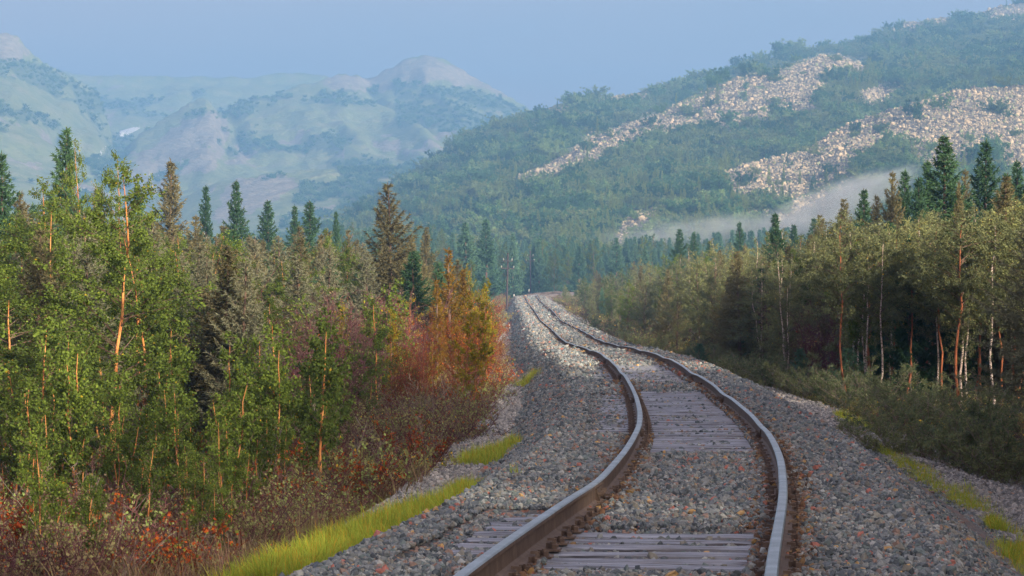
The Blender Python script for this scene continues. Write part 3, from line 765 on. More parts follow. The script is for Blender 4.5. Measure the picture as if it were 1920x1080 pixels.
# ------------------------------------------------------------------ plants: prototypes
def unit(v): return v / (np.linalg.norm(v, axis=-1, keepdims=True) + 1e-9)
def blades(base, direc, length, width, r, curl=0.0):
    """flat pointed blades (one triangle each) from base along direc"""
    n = len(base)
    direc = unit(direc)
    side = unit(np.cross(direc, r.normal(size=(n, 3))))
    V = np.stack([base - side * width[:, None] / 2, base + side * width[:, None] / 2, base + direc * length[:, None]], 1)
    return V.reshape(-1, 3), np.arange(3 * n).reshape(-1, 3)
def leaves(base, direc, size, r):
    """rhombic leaves with a fold: two triangles each"""
    n = len(base)
    direc = unit(direc); side = unit(np.cross(direc, r.normal(size=(n, 3))))
    s = size[:, None]
    V = np.stack([base, base + direc * s * 0.5 + side * s * 0.40, base + direc * s, base + direc * s * 0.5 - side * s * 0.40], 1)
    k = np.arange(n)[:, None] * 4
    return V.reshape(-1, 3), (k + np.array([0, 1, 2, 3])).reshape(-1, 4)

def trunk_line(h, r, bend=0.04, n=9):
    t = np.linspace(0, 1, n)
    wob = np.cumsum(r.normal(0, bend, (n, 2)), 0) * h / n * 2.2; wob -= wob[0]
    return np.stack([wob[:, 0], wob[:, 1], t * h], 1), t

def conifer(name, h, R0, seed, needle, bark, whorl=0.21, nb=5, droop=0.35, start=0.10, power=0.85, blade=0.085, dens=1.0, ragged=0.25, bare=0.0, lift=0.25, gap=0.0):
    """spruce or larch: trunk + whorls of drooping boughs with side twigs and needles"""
    r = np.random.default_rng(seed)
    line, t = trunk_line(h, r, 0.012)
    gt, gc = Geo(), Geo()
    rad = (0.011 * h + 0.012) * (1 - t) ** 0.8 + 0.006
    gt.tube(np.vstack([line[0] - [0, 0, 0.4], line]), np.concatenate([[rad[0] * 1.25], rad]), 7)
    zs = np.arange(start * h, h * 0.985, whorl)
    BB, DD, LL, WW = [], [], [], []
    for z in zs:
        f = z / h
        prof_ = R0 * (1 - f) ** power * (0.55 + 0.45 * min(1, (f - start + 0.06) / 0.18)) + 0.06
        k = nb + r.integers(-1, 2)
        a0 = r.uniform(0, 6.28)
        for b in range(k):
            if r.random() < gap: continue
            az = a0 + b * 6.283 / k + r.normal(0, 0.25)
            Lb = prof_ * (1 - ragged * r.random()) * (1.25 if r.random() < 0.08 else 1)
            el = lift + 0.75 * f - droop * (1 - f) + r.normal(0, 0.10)
            m = 6; q = np.linspace(0, 1, m)
            out = np.array([math.cos(az), math.sin(az), 0.0])
            c0 = np.array([np.interp(z, line[:, 2], line[:, 0]), np.interp(z, line[:, 2], line[:, 1]), z])
            sag = -droop * 0.45 * Lb * (1 - f) * np.sin(q * 2.6) + 0.10 * Lb * q ** 2
            pts = c0 + out * (Lb * q * math.cos(el))[:, None] + np.array([0, 0, 1.0]) * (Lb * q * math.sin(el) + sag)[:, None]
            gt.tube(pts, 0.012 * (0.35 + Lb) * (1 - 0.8 * q) * 0.6 + 0.002, 3, cap=False)
            if bare and r.random() < bare * (1.2 - f): continue
            # side twigs
            nt_ = max(6, int(Lb / 0.045 * dens))
            qs = r.uniform(0.10, 1.0, nt_)
            o_ = np.stack([np.interp(qs, q, pts[:, i]) for i in range(3)], 1)
            sd_ = np.where(r.random(nt_) < 0.5, 1.0, -1.0)
            side = np.array([-math.sin(az), math.cos(az), 0.0])
            td = unit(out * r.uniform(0.5, 1.0, (nt_, 1)) + side * (sd_ * r.uniform(0.4, 1.1, nt_))[:, None] + np.array([0, 0, 1.0]) * r.normal(-0.12, 0.28, (nt_, 1)))
            tl = np.clip((1.05 - qs) * Lb * 0.45, 0.05, 0.38) * r.uniform(0.6, 1.15, nt_)
            nn = np.maximum(3, (tl / 0.024).astype(int))
            rep = np.repeat(np.arange(nt_), nn)
            w = r.random(len(rep))
            base = o_[rep] + td[rep] * (w * tl[rep])[:, None]
            dr = td[rep] * 0.9 + r.normal(0, 0.55, (len(rep), 3)) + np.array([0, 0, 0.10])
            BB.append(base); DD.append(dr); LL.append(blade * r.uniform(0.6, 1.3, len(rep))); WW.append(np.full(len(rep), blade * 0.30))
            # needles along the bough itself: a bottle brush
            nm_ = max(1, int(abs(Lb) / 0.012 * dens)); qs = r.uniform(0.05, 1.0, nm_)
            o_ = np.stack([np.interp(qs, q, pts[:, i]) for i in range(3)], 1)
            BB.append(o_); DD.append(out * 0.6 + r.normal(0, 0.6, (nm_, 3)) + np.array([0, 0, 0.25])); LL.append(blade * r.uniform(0.7, 1.3, nm_)); WW.append(np.full(nm_, blade * 0.30))
    # leader
    n = 16
    zz = r.uniform(0.9 * h, h * 1.0, n)
    BB.append(np.stack([np.full(n, line[-1, 0]), np.full(n, line[-1, 1]), zz], 1)); DD.append(r.normal(0, 0.5, (n, 3)) + [0, 0, 1]); LL.append(np.full(n, blade)); WW.append(np.full(n, blade * 0.3))
    V, T = blades(np.concatenate(BB), np.concatenate(DD), np.concatenate(LL), np.concatenate(WW), r)
    gc.add(V, T)
    return dict(kind=name, h=h, trunk=gt.mesh(name + '_trunk', [bark]), crown=gc.mesh(name + '_crown', [needle]))

def birch(name, h, R0, seed, leaf, bark, n_leaf=5200, start=0.35, size=0.062, stems=1, asc=0.75, narrow=1.0):
    r = np.random.default_rng(seed)
    gt, gc = Geo(), Geo()
    tips = []
    for sidx in range(stems):
        hh = h * (1 if sidx == 0 else r.uniform(0.6, 0.92))
        line, t = trunk_line(hh, r, 0.035, 10)
        if stems > 1:
            a = r.uniform(0, 6.28); lean = r.uniform(0.04, 0.13) * hh
            line[:, 0] += np.cos(a) * (0.06 + lean * t ** 1.2); line[:, 1] += np.sin(a) * (0.06 + lean * t ** 1.2)
        rad = (0.0048 * hh + 0.006) * (1 - t) ** 0.75 + 0.004
        gt.tube(np.vstack([line[0] - [0, 0, 0.4], line]), np.concatenate([[rad[0] * 1.2], rad]), 7)
        nb = int(9 * hh)
        for b in range(nb):
            f = start + (1 - start) * (b + r.random()) / nb
            if r.random() < 0.06: f = r.uniform(min(0.1, start * 0.6), start)
            c0 = np.array([np.interp(f, t, line[:, i]) for i in range(3)])
            env = math.sin(math.pi * min(1, (f - start) / (1 - start) * 0.86 + 0.16)) ** 0.8 if f > start else 0.35
            Lb = max(0.22, R0 * env * r.uniform(0.55, 1.15)) * narrow
            az = r.uniform(0, 6.28); el = asc * r.uniform(0.5, 1.25)
            out = np.array([math.cos(az) * math.cos(el), math.sin(az) * math.cos(el), math.sin(el)])
            q = np.linspace(0, 1, 5)
            pts = c0 + out * (Lb * q)[:, None] + np.array([0, 0, 1.0]) * (-0.16 * Lb * q ** 2)[:, None] + np.cumsum(r.normal(0, 0.03 * Lb, (5, 3)), 0) * q[:, None]
            gt.tube(pts, (0.003 + 0.007 * Lb) * (1 - 0.85 * q) + 0.0015, 3, m=1, cap=False)
            for k in range(max(3, int(Lb * 9))):
                qs = r.uniform(0.25, 1.0)
                p0 = np.array([np.interp(qs, q, pts[:, i]) for i in range(3)])
                dr = unit(out * 0.7 + r.normal(0, 0.6, 3)); l2 = r.uniform(0.10, 0.34) * (0.5 + 0.5 * Lb)
                p1 = p0 + dr * l2
                gt.tube(np.stack([p0, (p0 + p1) / 2 + r.normal(0, 0.01, 3), p1]), [0.003, 0.0025, 0.0012], 3, m=1, cap=False)
                tips.append((p0, p1, l2))
    P0 = np.array([a for a, b, c in tips]); P1 = np.array([b for a, b, c in tips]); W = np.array([c for a, b, c in tips]); W = W * r.uniform(0.15, 1.6, len(W)); W /= W.sum()
    pick = r.choice(len(tips), n_leaf, p=W)
    q = r.uniform(0.1, 1.1, (n_leaf, 1))
    base = P0[pick] * (1 - q) + P1[pick] * q + r.normal(0, 0.035, (n_leaf, 3))
    V, Q = leaves(base, r.normal(0, 1, (n_leaf, 3)) + np.array([0, 0, -0.5]), size * r.uniform(0.6, 1.25, n_leaf), r)
    gc.add(V, Q=Q)
    return dict(kind=name, h=h, trunk=gt.mesh(name + '_trunk', [bark, M['bark_brown']]), crown=gc.mesh(name + '_crown', [leaf]))

def shrub(name, h, w, seed, leaf, twig, stems=9, n_leaf=500, size=0.05, spread=0.35, blade=False, fork=5):
    """many thin stems from one foot, forked twigs, few or many leaves"""
    r = np.random.default_rng(seed)
    gt, gc = Geo(), Geo()
    ends = []
    for s_ in range(stems):
        a = r.uniform(0, 6.28); hh = h * r.uniform(0.5, 1.0); sp_ = spread * r.uniform(0.3, 1.2) * w
        q = np.linspace(0, 1, 6)
        foot = np.array([math.cos(a), math.sin(a), 0]) * r.uniform(0, 0.28) * w
        pts = foot + np.array([math.cos(a), math.sin(a), 0]) * (sp_ * q ** 1.3)[:, None] + np.array([0, 0, 1.0]) * (hh * q)[:, None] + np.cumsum(r.normal(0, 0.018 * h, (6, 3)), 0) * q[:, None]
        pts[0, 2] -= 0.15
        gt.tube(pts, 0.006 * (0.6 + 0.35 * h) * (1 - 0.8 * q) + 0.002, 3, cap=False)
        for b in range(int(fork * (1 + hh))):
            qs = r.uniform(0.2, 0.98)
            p0 = np.array([np.interp(qs, q, pts[:, i]) for i in range(3)])
            dr = unit(np.array([r.normal(), r.normal(), r.uniform(0.5, 1.6)])); l2 = h * r.uniform(0.10, 0.28) * (1.1 - 0.5 * qs)
            p1 = p0 + dr * l2; pm = (p0 + p1) / 2 + r.normal(0, 0.02 * l2 + 0.008, 3)
            gt.tube(np.stack([p0, pm, p1]), [0.0045, 0.003, 0.0018], 3, cap=False)
            ends.append((pm, p1))
            for c in range(3):
                p2 = pm + (p1 - pm) * r.random() + unit(dr + r.normal(0, 0.6, 3)) * l2 * r.uniform(0.25, 0.6)
                p3 = pm + (p1 - pm) * r.random()
                gt.tube(np.stack([p3, p2]), [0.003, 0.0012], 3, cap=False); ends.append((p3, p2))
    P0 = np.array([a for a, b in ends]); P1 = np.array([b for a, b in ends])
    if n_leaf:
        pick = r.integers(0, len(ends), n_leaf); q = r.uniform(0.1, 1.05, (n_leaf, 1))
        base = P0[pick] * (1 - q) + P1[pick] * q + r.normal(0, 0.015, (n_leaf, 3))
        if blade:
            V, T = blades(base, r.normal(0, 0.7, (n_leaf, 3)) + unit(P1[pick] - P0[pick]), size * r.uniform(0.6, 1.3, n_leaf), np.full(n_leaf, size * 0.26), r); gc.add(V, T)
        else:
            V, Q = leaves(base, r.normal(0, 1, (n_leaf, 3)), size * r.uniform(0.6, 1.25, n_leaf), r); gc.add(V, Q=Q)
    return dict(kind=name, h=h, trunk=gt.mesh(name + '_stems', [twig]), crown=gc.mesh(name + '_leaves', [leaf]) if n_leaf else None)

def tuft(name, h, w, seed, mat, n=26, wid=0.010, lean=0.45):
    """a tuft of grass: bent blades of three quads"""
    r = np.random.default_rng(seed); g = Geo()
    for k in range(n):
        a = r.uniform(0, 6.28); hh = h * r.uniform(0.45, 1.1); l = lean * r.uniform(0.1, 1.3) * hh
        o = np.array([math.cos(a), math.sin(a), 0]); f = o * r.uniform(0, w) 
        sd_ = np.array([-math.sin(a + r.normal(0, 0.6)), math.cos(a), 0]); q = np.array([0, 0.4, 0.75, 1.0])
        c = f + o * (l * q ** 1.8)[:, None] + np.array([0, 0, 1.0]) * (hh * q - 0.25 * l * q ** 2)[:, None]
        c[0, 2] -= 0.05
        ww = wid * np.array([1, 0.85, 0.55, 0.1])[:, None]
        V = np.stack([c - sd_ * ww, c + sd_ * ww], 1).reshape(-1, 3)
        g.add(V, Q=[[0, 1, 3, 2], [2, 3, 5, 4], [4, 5, 7, 6]])
    return g.mesh(name, [mat])

def joined(name, pr):
    """trunk and crown of a prototype as one mesh, for the masses nobody could count"""
    meshes = [m for m in (pr['trunk'], pr['crown']) if m]
    g = Geo(); mats = []
    for m in meshes:
        n = len(m.vertices); V = np.empty(n * 3, np.float32); m.vertices.foreach_get('co', V)
        k = len(m.polygons); lt = np.empty(k, np.int32); m.polygons.foreach_get('loop_total', lt)
        li = np.empty(len(m.loops), np.int32); m.loops.foreach_get('vertex_index', li)
        st = np.concatenate([[0], np.cumsum(lt)[:-1]])
        t = st[lt == 3]; q = st[lt == 4]
        T = np.stack([li[t + i] for i in range(3)], 1) if len(t) else None
        Q = np.stack([li[q + i] for i in range(4)], 1) if len(q) else None
        g.add(V.reshape(-1, 3), T, Q, m=len(mats)); mats.append(m.materials[-1])
    return g.mesh(name, mats)

PR = {}
PR['spruce_olive'] = [conifer('spruce', 7.0, 1.95, 100 + k, M['needle_olive'], M['bark_brown'], 0.20, 5, ragged=0.45, gap=0.10, blade=0.11, droop=0.2, lift=0.3) for k in range(3)]
PR['spruce_green'] = [conifer('spruce', 8.0, 2.2, 110 + k, M['needle_green'], M['bark_brown'], 0.24, 5, ragged=0.4, gap=0.08, blade=0.14, droop=0.22, lift=0.3) for k in range(4)]
PR['larch_olive'] = [conifer('larch', 7.0, 2.4, 120 + k, M['needle_olive'], M['bark_brown'], 0.22, 5, droop=0.12, lift=0.35, ragged=0.5, power=0.85, gap=0.15, dens=0.9, blade=0.11) for k in range(3)]
PR['larch_grey'] = [conifer('larch', 5.5, 1.9, 130 + k, M['needle_grey'], M['bark_brown'], 0.19, 5, droop=0.2, lift=0.2, ragged=0.4, power=0.85, gap=0.12, dens=0.9, blade=0.095) for k in range(3)]
PR['larch_gold'] = [conifer('larch', 4.5, 0.9, 140 + k, M['needle_gold'], M['bark_brown'], 0.16, 5, droop=0.05, lift=0.45, ragged=0.5, power=0.8, gap=0.15, dens=1.2, blade=0.085) for k in range(2)]
PR['larch_lime'] = [conifer('larch', 7.0, 1.6, 150 + k, M['needle_lime'], M['bark_brown'], 0.42, 5, droop=0.15, lift=0.2, ragged=0.5, power=0.8, gap=0.1, dens=0.3, blade=0.28) for k in range(3)]
PR['far_spruce'] = [conifer('spruce', 7.0, 1.6, 155 + k, M['needle_green'], M['bark_brown'], 0.42, 5, ragged=0.45, gap=0.1, dens=0.3, blade=0.28) for k in range(3)]
PR['young_spruce'] = [conifer('spruce', 1.6, 0.85, 160 + k, M['needle_teal'], M['bark_brown'], 0.10, 5, droop=0.05, lift=0.25, start=0.03, ragged=0.3, blade=0.07) for k in range(2)]
PR['birch_green'] = [birch('birch', 5.6, 1.45, 200 + k, M['leaf_birch'], M['bark_orange'], 17500, 0.22 + 0.04 * k, 0.045, stems=1 + (k % 2)) for k in range(5)]
PR['birch_olive'] = [birch('birch', 6.0, 1.6, 220 + k, M['leaf_birch_olive'], M['bark_white'], 16500, 0.16, 0.05, stems=1 + (k % 3 == 1)) for k in range(4)]
PR['birch_trunk'] = [birch('birch', 6.0, 1.5, 226 + k, M['leaf_birch_olive'], M['bark_white' if k % 2 else 'bark_rust'], 13000, 0.44, 0.052) for k in range(4)]
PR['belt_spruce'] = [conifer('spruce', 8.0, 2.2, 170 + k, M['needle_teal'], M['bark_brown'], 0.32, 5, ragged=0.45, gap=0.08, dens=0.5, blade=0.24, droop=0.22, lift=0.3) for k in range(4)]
PR['birch_lime'] = [birch('birch', 6.0, 1.4, 230 + k, M['leaf_birch'], M['bark_white'], 16000, 0.36, 0.054) for k in range(2)]
PR['birch_yellow'] = [birch('birch', 5.0, 0.9, 240 + k, M['leaf_birch_yellow'], M['bark_rust'], 3600, 0.22, size=0.06, asc=1.0) for k in range(2)]
PR['sapling_green'] = [birch('birch', 2.6, 0.7, 250 + k, M['leaf_birch'], M['bark_orange'], 2600, 0.12, stems=2, size=0.055) for k in range(3)]
PR['sapling_thin'] = [birch('birch', 2.6, 0.55, 256 + k, M['leaf_birch'], M['bark_orange'], 2400, 0.26, 0.052, stems=1 + k % 2, asc=1.0) for k in range(4)]
PR['bare_red'] = [shrub('shrub', 3.2, 1.5, 300 + k, M['leaf_red'], M['twig_red'], 15, 420, 0.05, fork=9) for k in range(4)]
PR['bare_purple'] = [shrub('shrub', 2.6, 1.7, 310 + k, M['leaf_heath'], M['twig_purple'], 16, 300, 0.05, fork=9) for k in range(4)]
PR['low_bush'] = [shrub('bush', 1.2, 1.5, 320 + k, M['bush_dark'], M['twig_grey'], 18, 6500, 0.065, 0.75, True, 8) for k in range(4)]
PR['heath'] = [shrub('heath', 0.75, 0.9, 330 + k, M['leaf_heath'], M['twig_purple'], 14, 520, 0.035, 0.6, False, 6) for k in range(5)]
PR['heath_red'] = [shrub('heath', 0.8, 0.8, 340 + k, M['leaf_red'], M['twig_red'], 11, 480, 0.038, 0.5, False, 6) for k in range(3)]
PR['heath_green'] = [shrub('heath', 0.7, 0.9, 345 + k, M['bush_green'], M['twig_purple'], 10, 900, 0.045, 0.6, False, 5) for k in range(3)]
PR['dead_twigs'] = [shrub('dead', 1.0, 0.9, 350 + k, M['leaf_heath'], M['twig_grey'], 7, 0, 0.03, 0.8, False, 4) for k in range(3)]
PR['pine_scrub'] = [shrub('scrub', 2.8, 2.6, 360 + k, M['scrub_leaf'], M['bark_brown'], 11, 2400, 0.36, 0.7, True, 3) for k in range(4)]
PR['light_scrub'] = [shrub('scrub', 2.3, 2.8, 370 + k, M['scrub_light'], M['bark_brown'], 10, 2000, 0.32, 0.75, True, 3) for k in range(3)]
GRASS = [tuft('grass_tuft', 0.34, 0.14, 400 + k, M['grass'], 22, 0.0045, 0.7) for k in range(4)]
STRAW = [tuft('straw_tuft', 0.55, 0.16, 410 + k, M['straw'], 24, 0.006, 0.6) for k in range(4)]
for k_ in PR: print(k_, [len(p['crown'].polygons) if p['crown'] else 0 for p in PR[k_]], [len(p['trunk'].polygons) for p in PR[k_]])

# ------------------------------------------------------------------ hillside: boulders, scrub, trees
rh = np.random.default_rng(77)
def hill_points(mask, spacing_px, seed, jitter=True):
    """points spread evenly over what shows of a part of the hillside"""
    r = np.random.default_rng(seed)
    m = mask & vis
    ri, ci = np.nonzero(m[:-1, :-1])
    d = crd[ri]; dd = crd[ri + 1] - d; dp = cpx[ci + 1] - cpx[ci]
    dy = np.abs(_p[ri + 1, ci] - _p[ri, ci]) + 0.7
    lam = dp * dy / spacing_px ** 2
    k = r.poisson(np.minimum(lam, 6))
    ri, ci = np.repeat(ri, k), np.repeat(ci, k)
    a, b = r.random(len(ri)), r.random(len(ri))
    d = crd[ri] + (crd[ri + 1] - crd[ri]) * a; px = cpx[ci] + (cpx[ci + 1] - cpx[ci]) * b
    X = (px - 960) / FPX * d
    return X, d, hill_z(X, d), px
near_hill = (WHO <= 3) & (HD > 560)
inview = (HP > -60) & (HP < 1980)
X, d, z, px = hill_points((rock > 0) & inview & near_hill, 1.7, 1)
ring = np.zeros_like(rock, bool)
for sh in range(1, 6):
    for ax in (0, 1): ring |= (np.roll(rock > 0, sh, ax) | np.roll(rock > 0, -sh, ax))
X2, d2, z2, px2 = hill_points(ring & (rock < 1) & inview & near_hill, 4.2, 3)          # strays thinning out into the scrub
X, d, z = np.concatenate([X, X2]), np.concatenate([d, d2]), np.concatenate([z, z2])
sz = np.clip(rh.lognormal(-0.8, 0.62, len(X)), 0.2, 2.4) * (0.5 + d / 2600)
o = scatter('scree_boulders', np.stack([X, d, z + sz * 0.12], 1), rrot(len(X)), sz, rh.integers(0, 8, len(X)), BOULDERS)
tag(o, 'pale scree of broken boulders covering the hillside ridges', 'scree', kind='stuff')
print('boulders', len(X))
rk = rock > 0
for sh in (1, 2): rk = rk | np.roll(rock > 0, sh, 0) | np.roll(rock > 0, -sh, 0)          # scrub keeps off the edge of the scree
X, d, z, px = hill_points((~rk | (fbm(HP / 16, _p / 9, 97, 2) > 0.62)) & inview & near_hill, 5.6, 2)
keep = rh.random(len(X)) < np.clip(0.95 + 1.1 * fbm(px / 45, zpix(0, d) * 0 + (HOR - FPX * (z - CAMZ) / d) / 16, 98, 3), 0.25, 1)
X, d, z, px = X[keep], d[keep], z[keep], px[keep]
lt = fbm(px / 70, (HOR - FPX * (z - CAMZ) / d) / 26, 99, 3) + rh.normal(0, 0.18, len(X)) > 0.20
sz = np.clip(rh.lognormal(-0.1, 0.45, len(X)), 0.4, 2.4) * (0.65 + d / 2600)
o = scatter('dwarf_pine_scrub', np.stack([X, d, z - 0.1], 1), np.stack([np.zeros(len(X)), np.zeros(len(X)), rh.uniform(0, 6.28, len(X))], 1), np.stack([sz * 1.1, sz * 1.1, sz], 1),
            np.where(lt, rh.integers(4, 7, len(X)), rh.integers(0, 4, len(X))), [joined('scrub', p) for p in PR['pine_scrub'] + PR['light_scrub']])
tag(o, 'dark green dwarf pine scrub covering the lower hillside', 'scrub', kind='stuff')
print('scrub', len(X))
J_LIME = [joined('far_larch', p) for p in PR['larch_lime']]; J_GREEN = [joined('far_spruce', p) for p in PR['far_spruce']]
# the mass of small trees on the slopes
def mass(name, mask, sp, seed, protos, hrange, label, cat):
    X, d, z, px = hill_points(mask, sp, seed)
    s_ = rh.uniform(*hrange, len(X)) / 7.5
    o = scatter(name, np.stack([X, d, z - 0.2], 1), np.stack([rh.normal(0, 0.03, len(X)), rh.normal(0, 0.03, len(X)), rh.uniform(0, 6.28, len(X))], 1), s_, rh.integers(0, len(protos), len(X)), protos)
    tag(o, label, cat, kind='stuff'); print(name, len(X))
lowslope = near_hill & inview & (rock < 1) & (_p > 300) & (HP > 640)
saddle = (WHO == 2) & (HP > 1590) & (HP < 2000) & (_p > 120) & (_p < 190) & (rock < 1)
clump = (fbm(HP / 60, _p / 30, 95, 3) > 0.05)
mass('hillside_larches', (lowslope & clump), 11, 5, J_LIME, (3.2, 7.5), 'pale green larches scattered over the foot of the hill', 'larches')
mass('saddle_larches', saddle, 9, 6, J_LIME, (6, 9), 'row of pale larches on the saddle behind the near scree', 'larches')
mass('hillside_spruces', near_hill & inview & (rock < 1) & (_p > 250) & (HP > 640) & ~clump, 16, 7, J_GREEN, (3, 5.5), 'dark spruces scattered over the wooded slope', 'spruces')
mass('ridge_spruces', (WHO == 1) & inview & (HP > 1000) & (rock < 1) & (_p < 260), 34, 8, J_GREEN, (4, 7), 'small dark trees along the upper wooded ridge', 'spruces')
# scrub on the far mountains, also filling the painted ravine shade
fd = (cov[..., 1] > 0.5) & farm & inview
X, d, z, px = hill_points(fd, 6.0, 9)
sz = rh.uniform(0.6, 1.5, len(X))
o = scatter('mountain_scrub', np.stack([X, d, z - 0.3], 1), np.stack([np.zeros(len(X)), np.zeros(len(X)), rh.uniform(0, 6.28, len(X))], 1), np.stack([sz * 1.2, sz * 1.2, sz], 1),
            rh.integers(0, 4, len(X)), [joined('scrub', p) for p in PR['pine_scrub']])
tag(o, 'dark patches of scrub and painted ravine shade on the distant hazy mountains', 'scrub', kind='stuff'); print('mscrub', len(X))

# ------------------------------------------------------------------ trees one by one
TREES = []
def plant(pr, X, d, height, name, label, cat, group=None, rz=None, lean=(0, 0), width=1.0, z=None, crown_part='crown', trunk_part='trunk'):
    s_ = height / pr['h']
    e = obj(name, None)
    e.empty_display_size = 0.2
    e.location = (X, d, float(ground_z(X, d)) - 0.02 if z is None else z)
    e.rotation_euler = (lean[0], lean[1], random.uniform(0, 6.28) if rz is None else rz)
    e.scale = (s_ * width, s_ * width, s_)
    tag(e, label, cat, group)
    obj(trunk_part, pr['trunk'], e)
    if pr['crown']: obj(crown_part, pr['crown'], e)
    return e
def top_plant(kind, k, px, d, pytop, name, label, cat, group=None, width=1.0, z=None, **kw):
    """a tree at column px of the line of sight, d metres away, as tall as the photo shows"""
    X = (px - 960) / FPX * d
    zg = float(ground_z(X, d)) if z is None else z
    hgt = zpix(pytop, d) - zg
    pr = PR[kind][k % len(PR[kind])]
    s_ = hgt / pr['h']
    TREES.append((X, d, 0.5))
    return plant(pr, X, d, hgt, name, label, cat, group, width=width / s_ * (0.45 * s_ + 0.55), z=z, **kw)

# -- hill trees that stand out
HT = [(1120,262,35),(1315,222,27),(1327,202,34),(1345,198,38),(1268,200,20),(1400,302,32),(1455,290,28),(1530,286,27),(1502,280,22),(1290,322,36),(1032,292,26),(1105,292,28),(1442,352,32),(1470,346,26),(1383,372,28),
      (1500,346,26),(1550,350,28),(1085,446,28),(975,430,34),(1160,342,24),(1185,347,32),(1242,362,34),(1235,330,26),(1210,380,30),(1310,370,34),(1340,398,28),(1262,395,30),(1020,425,30),(1130,430,28),(1060,405,26),(900,420,28),(860,440,30),(820,425,24)]
n_ = 0; seen_where = {}
ORD = ['first', 'second', 'third', 'fourth', 'fifth', 'sixth', 'seventh', 'eighth', 'ninth', 'tenth', 'eleventh', 'twelfth']
for (hx, hy, hp_) in sorted(HT):
    ci = int(np.argmin(np.abs(cpx - hx))); col = _p[:, ci]
    ok = np.nonzero((HD[:, ci] > 600) & (HD[:, ci] < 2000) & (col <= hy))[0]
    if not len(ok): continue
    d = crd[ok[0]]; X = (hx - 960) / FPX * d
    where = 'on the pale middle scree' if hy < 300 and hx < 1480 else ('beside the near boulder ridge' if hx > 1380 else ('at the foot of the dark slope' if hx < 1140 else 'among scrub on the lower slope'))
    seen_where[where] = seen_where.get(where, -1) + 1
    plant(PR['larch_lime'][n_ % 3], X, d, 1.25 * hp_ * d / FPX, 'larch_tree', 'pale green larch ' + where + ', ' + ORD[seen_where[where]] + ' from the left', 'larch', 'larches dotted over the hillside', z=float(hill_z(X, d)) - 0.2, width=0.8)
    n_ += 1

# -- left of the line: hand placed trees
GB = 'birches left of the track'; GS = 'spruces left of the track'; GL = 'larches left of the track'
BL = [(215,43,325,'tallest birch on the left, its long orange trunk bare to half height',1.15),
      (300,46,440,'slim birch with straight orange stem right of the tallest birch',1.0),
      (268,47.5,480,'thin birch with pale orange stem close behind the tallest birch',0.9),
      (352,50,470,'birch with paired pale stems in the middle of the left wood',1.05),
      (130,40.5,630,'small birch with thin leaning red stem at the left front',0.95),
      (456,52,535,'birch with one glowing orange trunk nearest the grey larch',0.9),
      (430,54,600,'thin birch behind the glowing orange trunk',0.8),
      (22,41,560,'leafy birch at the left edge of the picture, front row',1.25),
      (75,43.5,590,'birch with yellowing leaves near the left edge',1.0),
      (-40,44,430,'birch cut off by the left edge of the picture',1.2),
      (60,55,350,'tall birch rising behind the front row at the left edge',1.1),
      (160,58,275,'birch whose thin top rises above the wood at the left',0.6),
      (235,52,300,'slender leafy birch top just right of the tall dark spruce',0.7),
      (390,60,440,'leafy birch between the brown spruce and the paired stems',1.0),
      (505,58,560,'small birch leaning over the heath beside the grey larch',0.8),
      (690,72,590,'young birch with lime leaves among the red shrubs',0.7),
      (640,66,640,'low lime birch behind the reddish heath',0.8)]
for k, (px, d, py, lab, w) in enumerate(BL):
    top_plant('birch_green', k, px, d, py, 'birch_tree', lab, 'birch', GB, w, lean=(random.gauss(0, .03), random.gauss(0, .03)))
SL = [('spruce_green',122,85,236,'tall dark spruce standing above the wood at the far left',1.0),
      ('spruce_olive',322,95,296,'brown pointed spruce rising above the left wood',1.1),
      ('spruce_green',385,140,346,'teal spruce just right of the brown pointed spruce',0.8),
      ('spruce_green',443,135,336,'tallest of the teal spruces in the left distance',1.0),
      ('spruce_green',500,150,374,'blunt teal spruce in the middle of the left skyline',1.2),
      ('spruce_green',553,155,384,'teal spruce left of the twin tops',0.9),
      ('spruce_green',585,150,376,'bushy teal spruce with a twin top on the skyline',1.3),
      ('spruce_green',630,170,394,'thin far spruce between twin top and large brown larch',0.7),
      ('spruce_green',258,110,345,'dark spruce half hidden beside the brown pointed spruce',0.9),
      ('spruce_green',5,72,285,'spruce top at the very left edge of the picture',0.9),
      ('spruce_olive',470,105,440,'olive spruce below the teal skyline spruces',1.0),
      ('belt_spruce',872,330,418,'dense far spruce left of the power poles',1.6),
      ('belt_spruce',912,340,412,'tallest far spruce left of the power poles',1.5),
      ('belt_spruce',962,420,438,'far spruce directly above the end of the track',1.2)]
for k, (kd, px, d, py, lab, w) in enumerate(SL):
    top_plant(kd, k, px, d, py, 'spruce_tree', lab, 'spruce', GS, w)
LL_ = [('larch_olive',732,92,343,'large brown larch with ragged boughs, tallest beside the track',1.35),
       ('larch_grey',560,62,475,'grey green larch with feathery boughs left of the red shrubs',1.15),
       ('larch_grey',610,76,500,'grey larch close behind the feathery front larch',1.0),
       ('larch_grey',150,50,400,'grey larch showing behind the tallest birch',1.3),
       ('larch_grey',480,70,500,'grey larch between birches in the middle left',1.0),
       ('larch_gold',842,88,462,'golden orange young larch above the red thicket',1.3),
       ('larch_gold',868,92,500,'smaller golden larch right of the orange one',1.1),
       ('larch_gold',820,86,520,'yellow larch sapling left of the orange larch',1.0),
       ('larch_olive',800,130,425,'olive larch behind the golden larches',1.0),
       ('larch_olive',655,110,430,'olive larch just left of the large brown larch',0.9)]
for k, (kd, px, d, py, lab, w) in enumerate(LL_):
    top_plant(kd, k, px, d, py, 'larch_tree', lab, 'larch', GL, w)
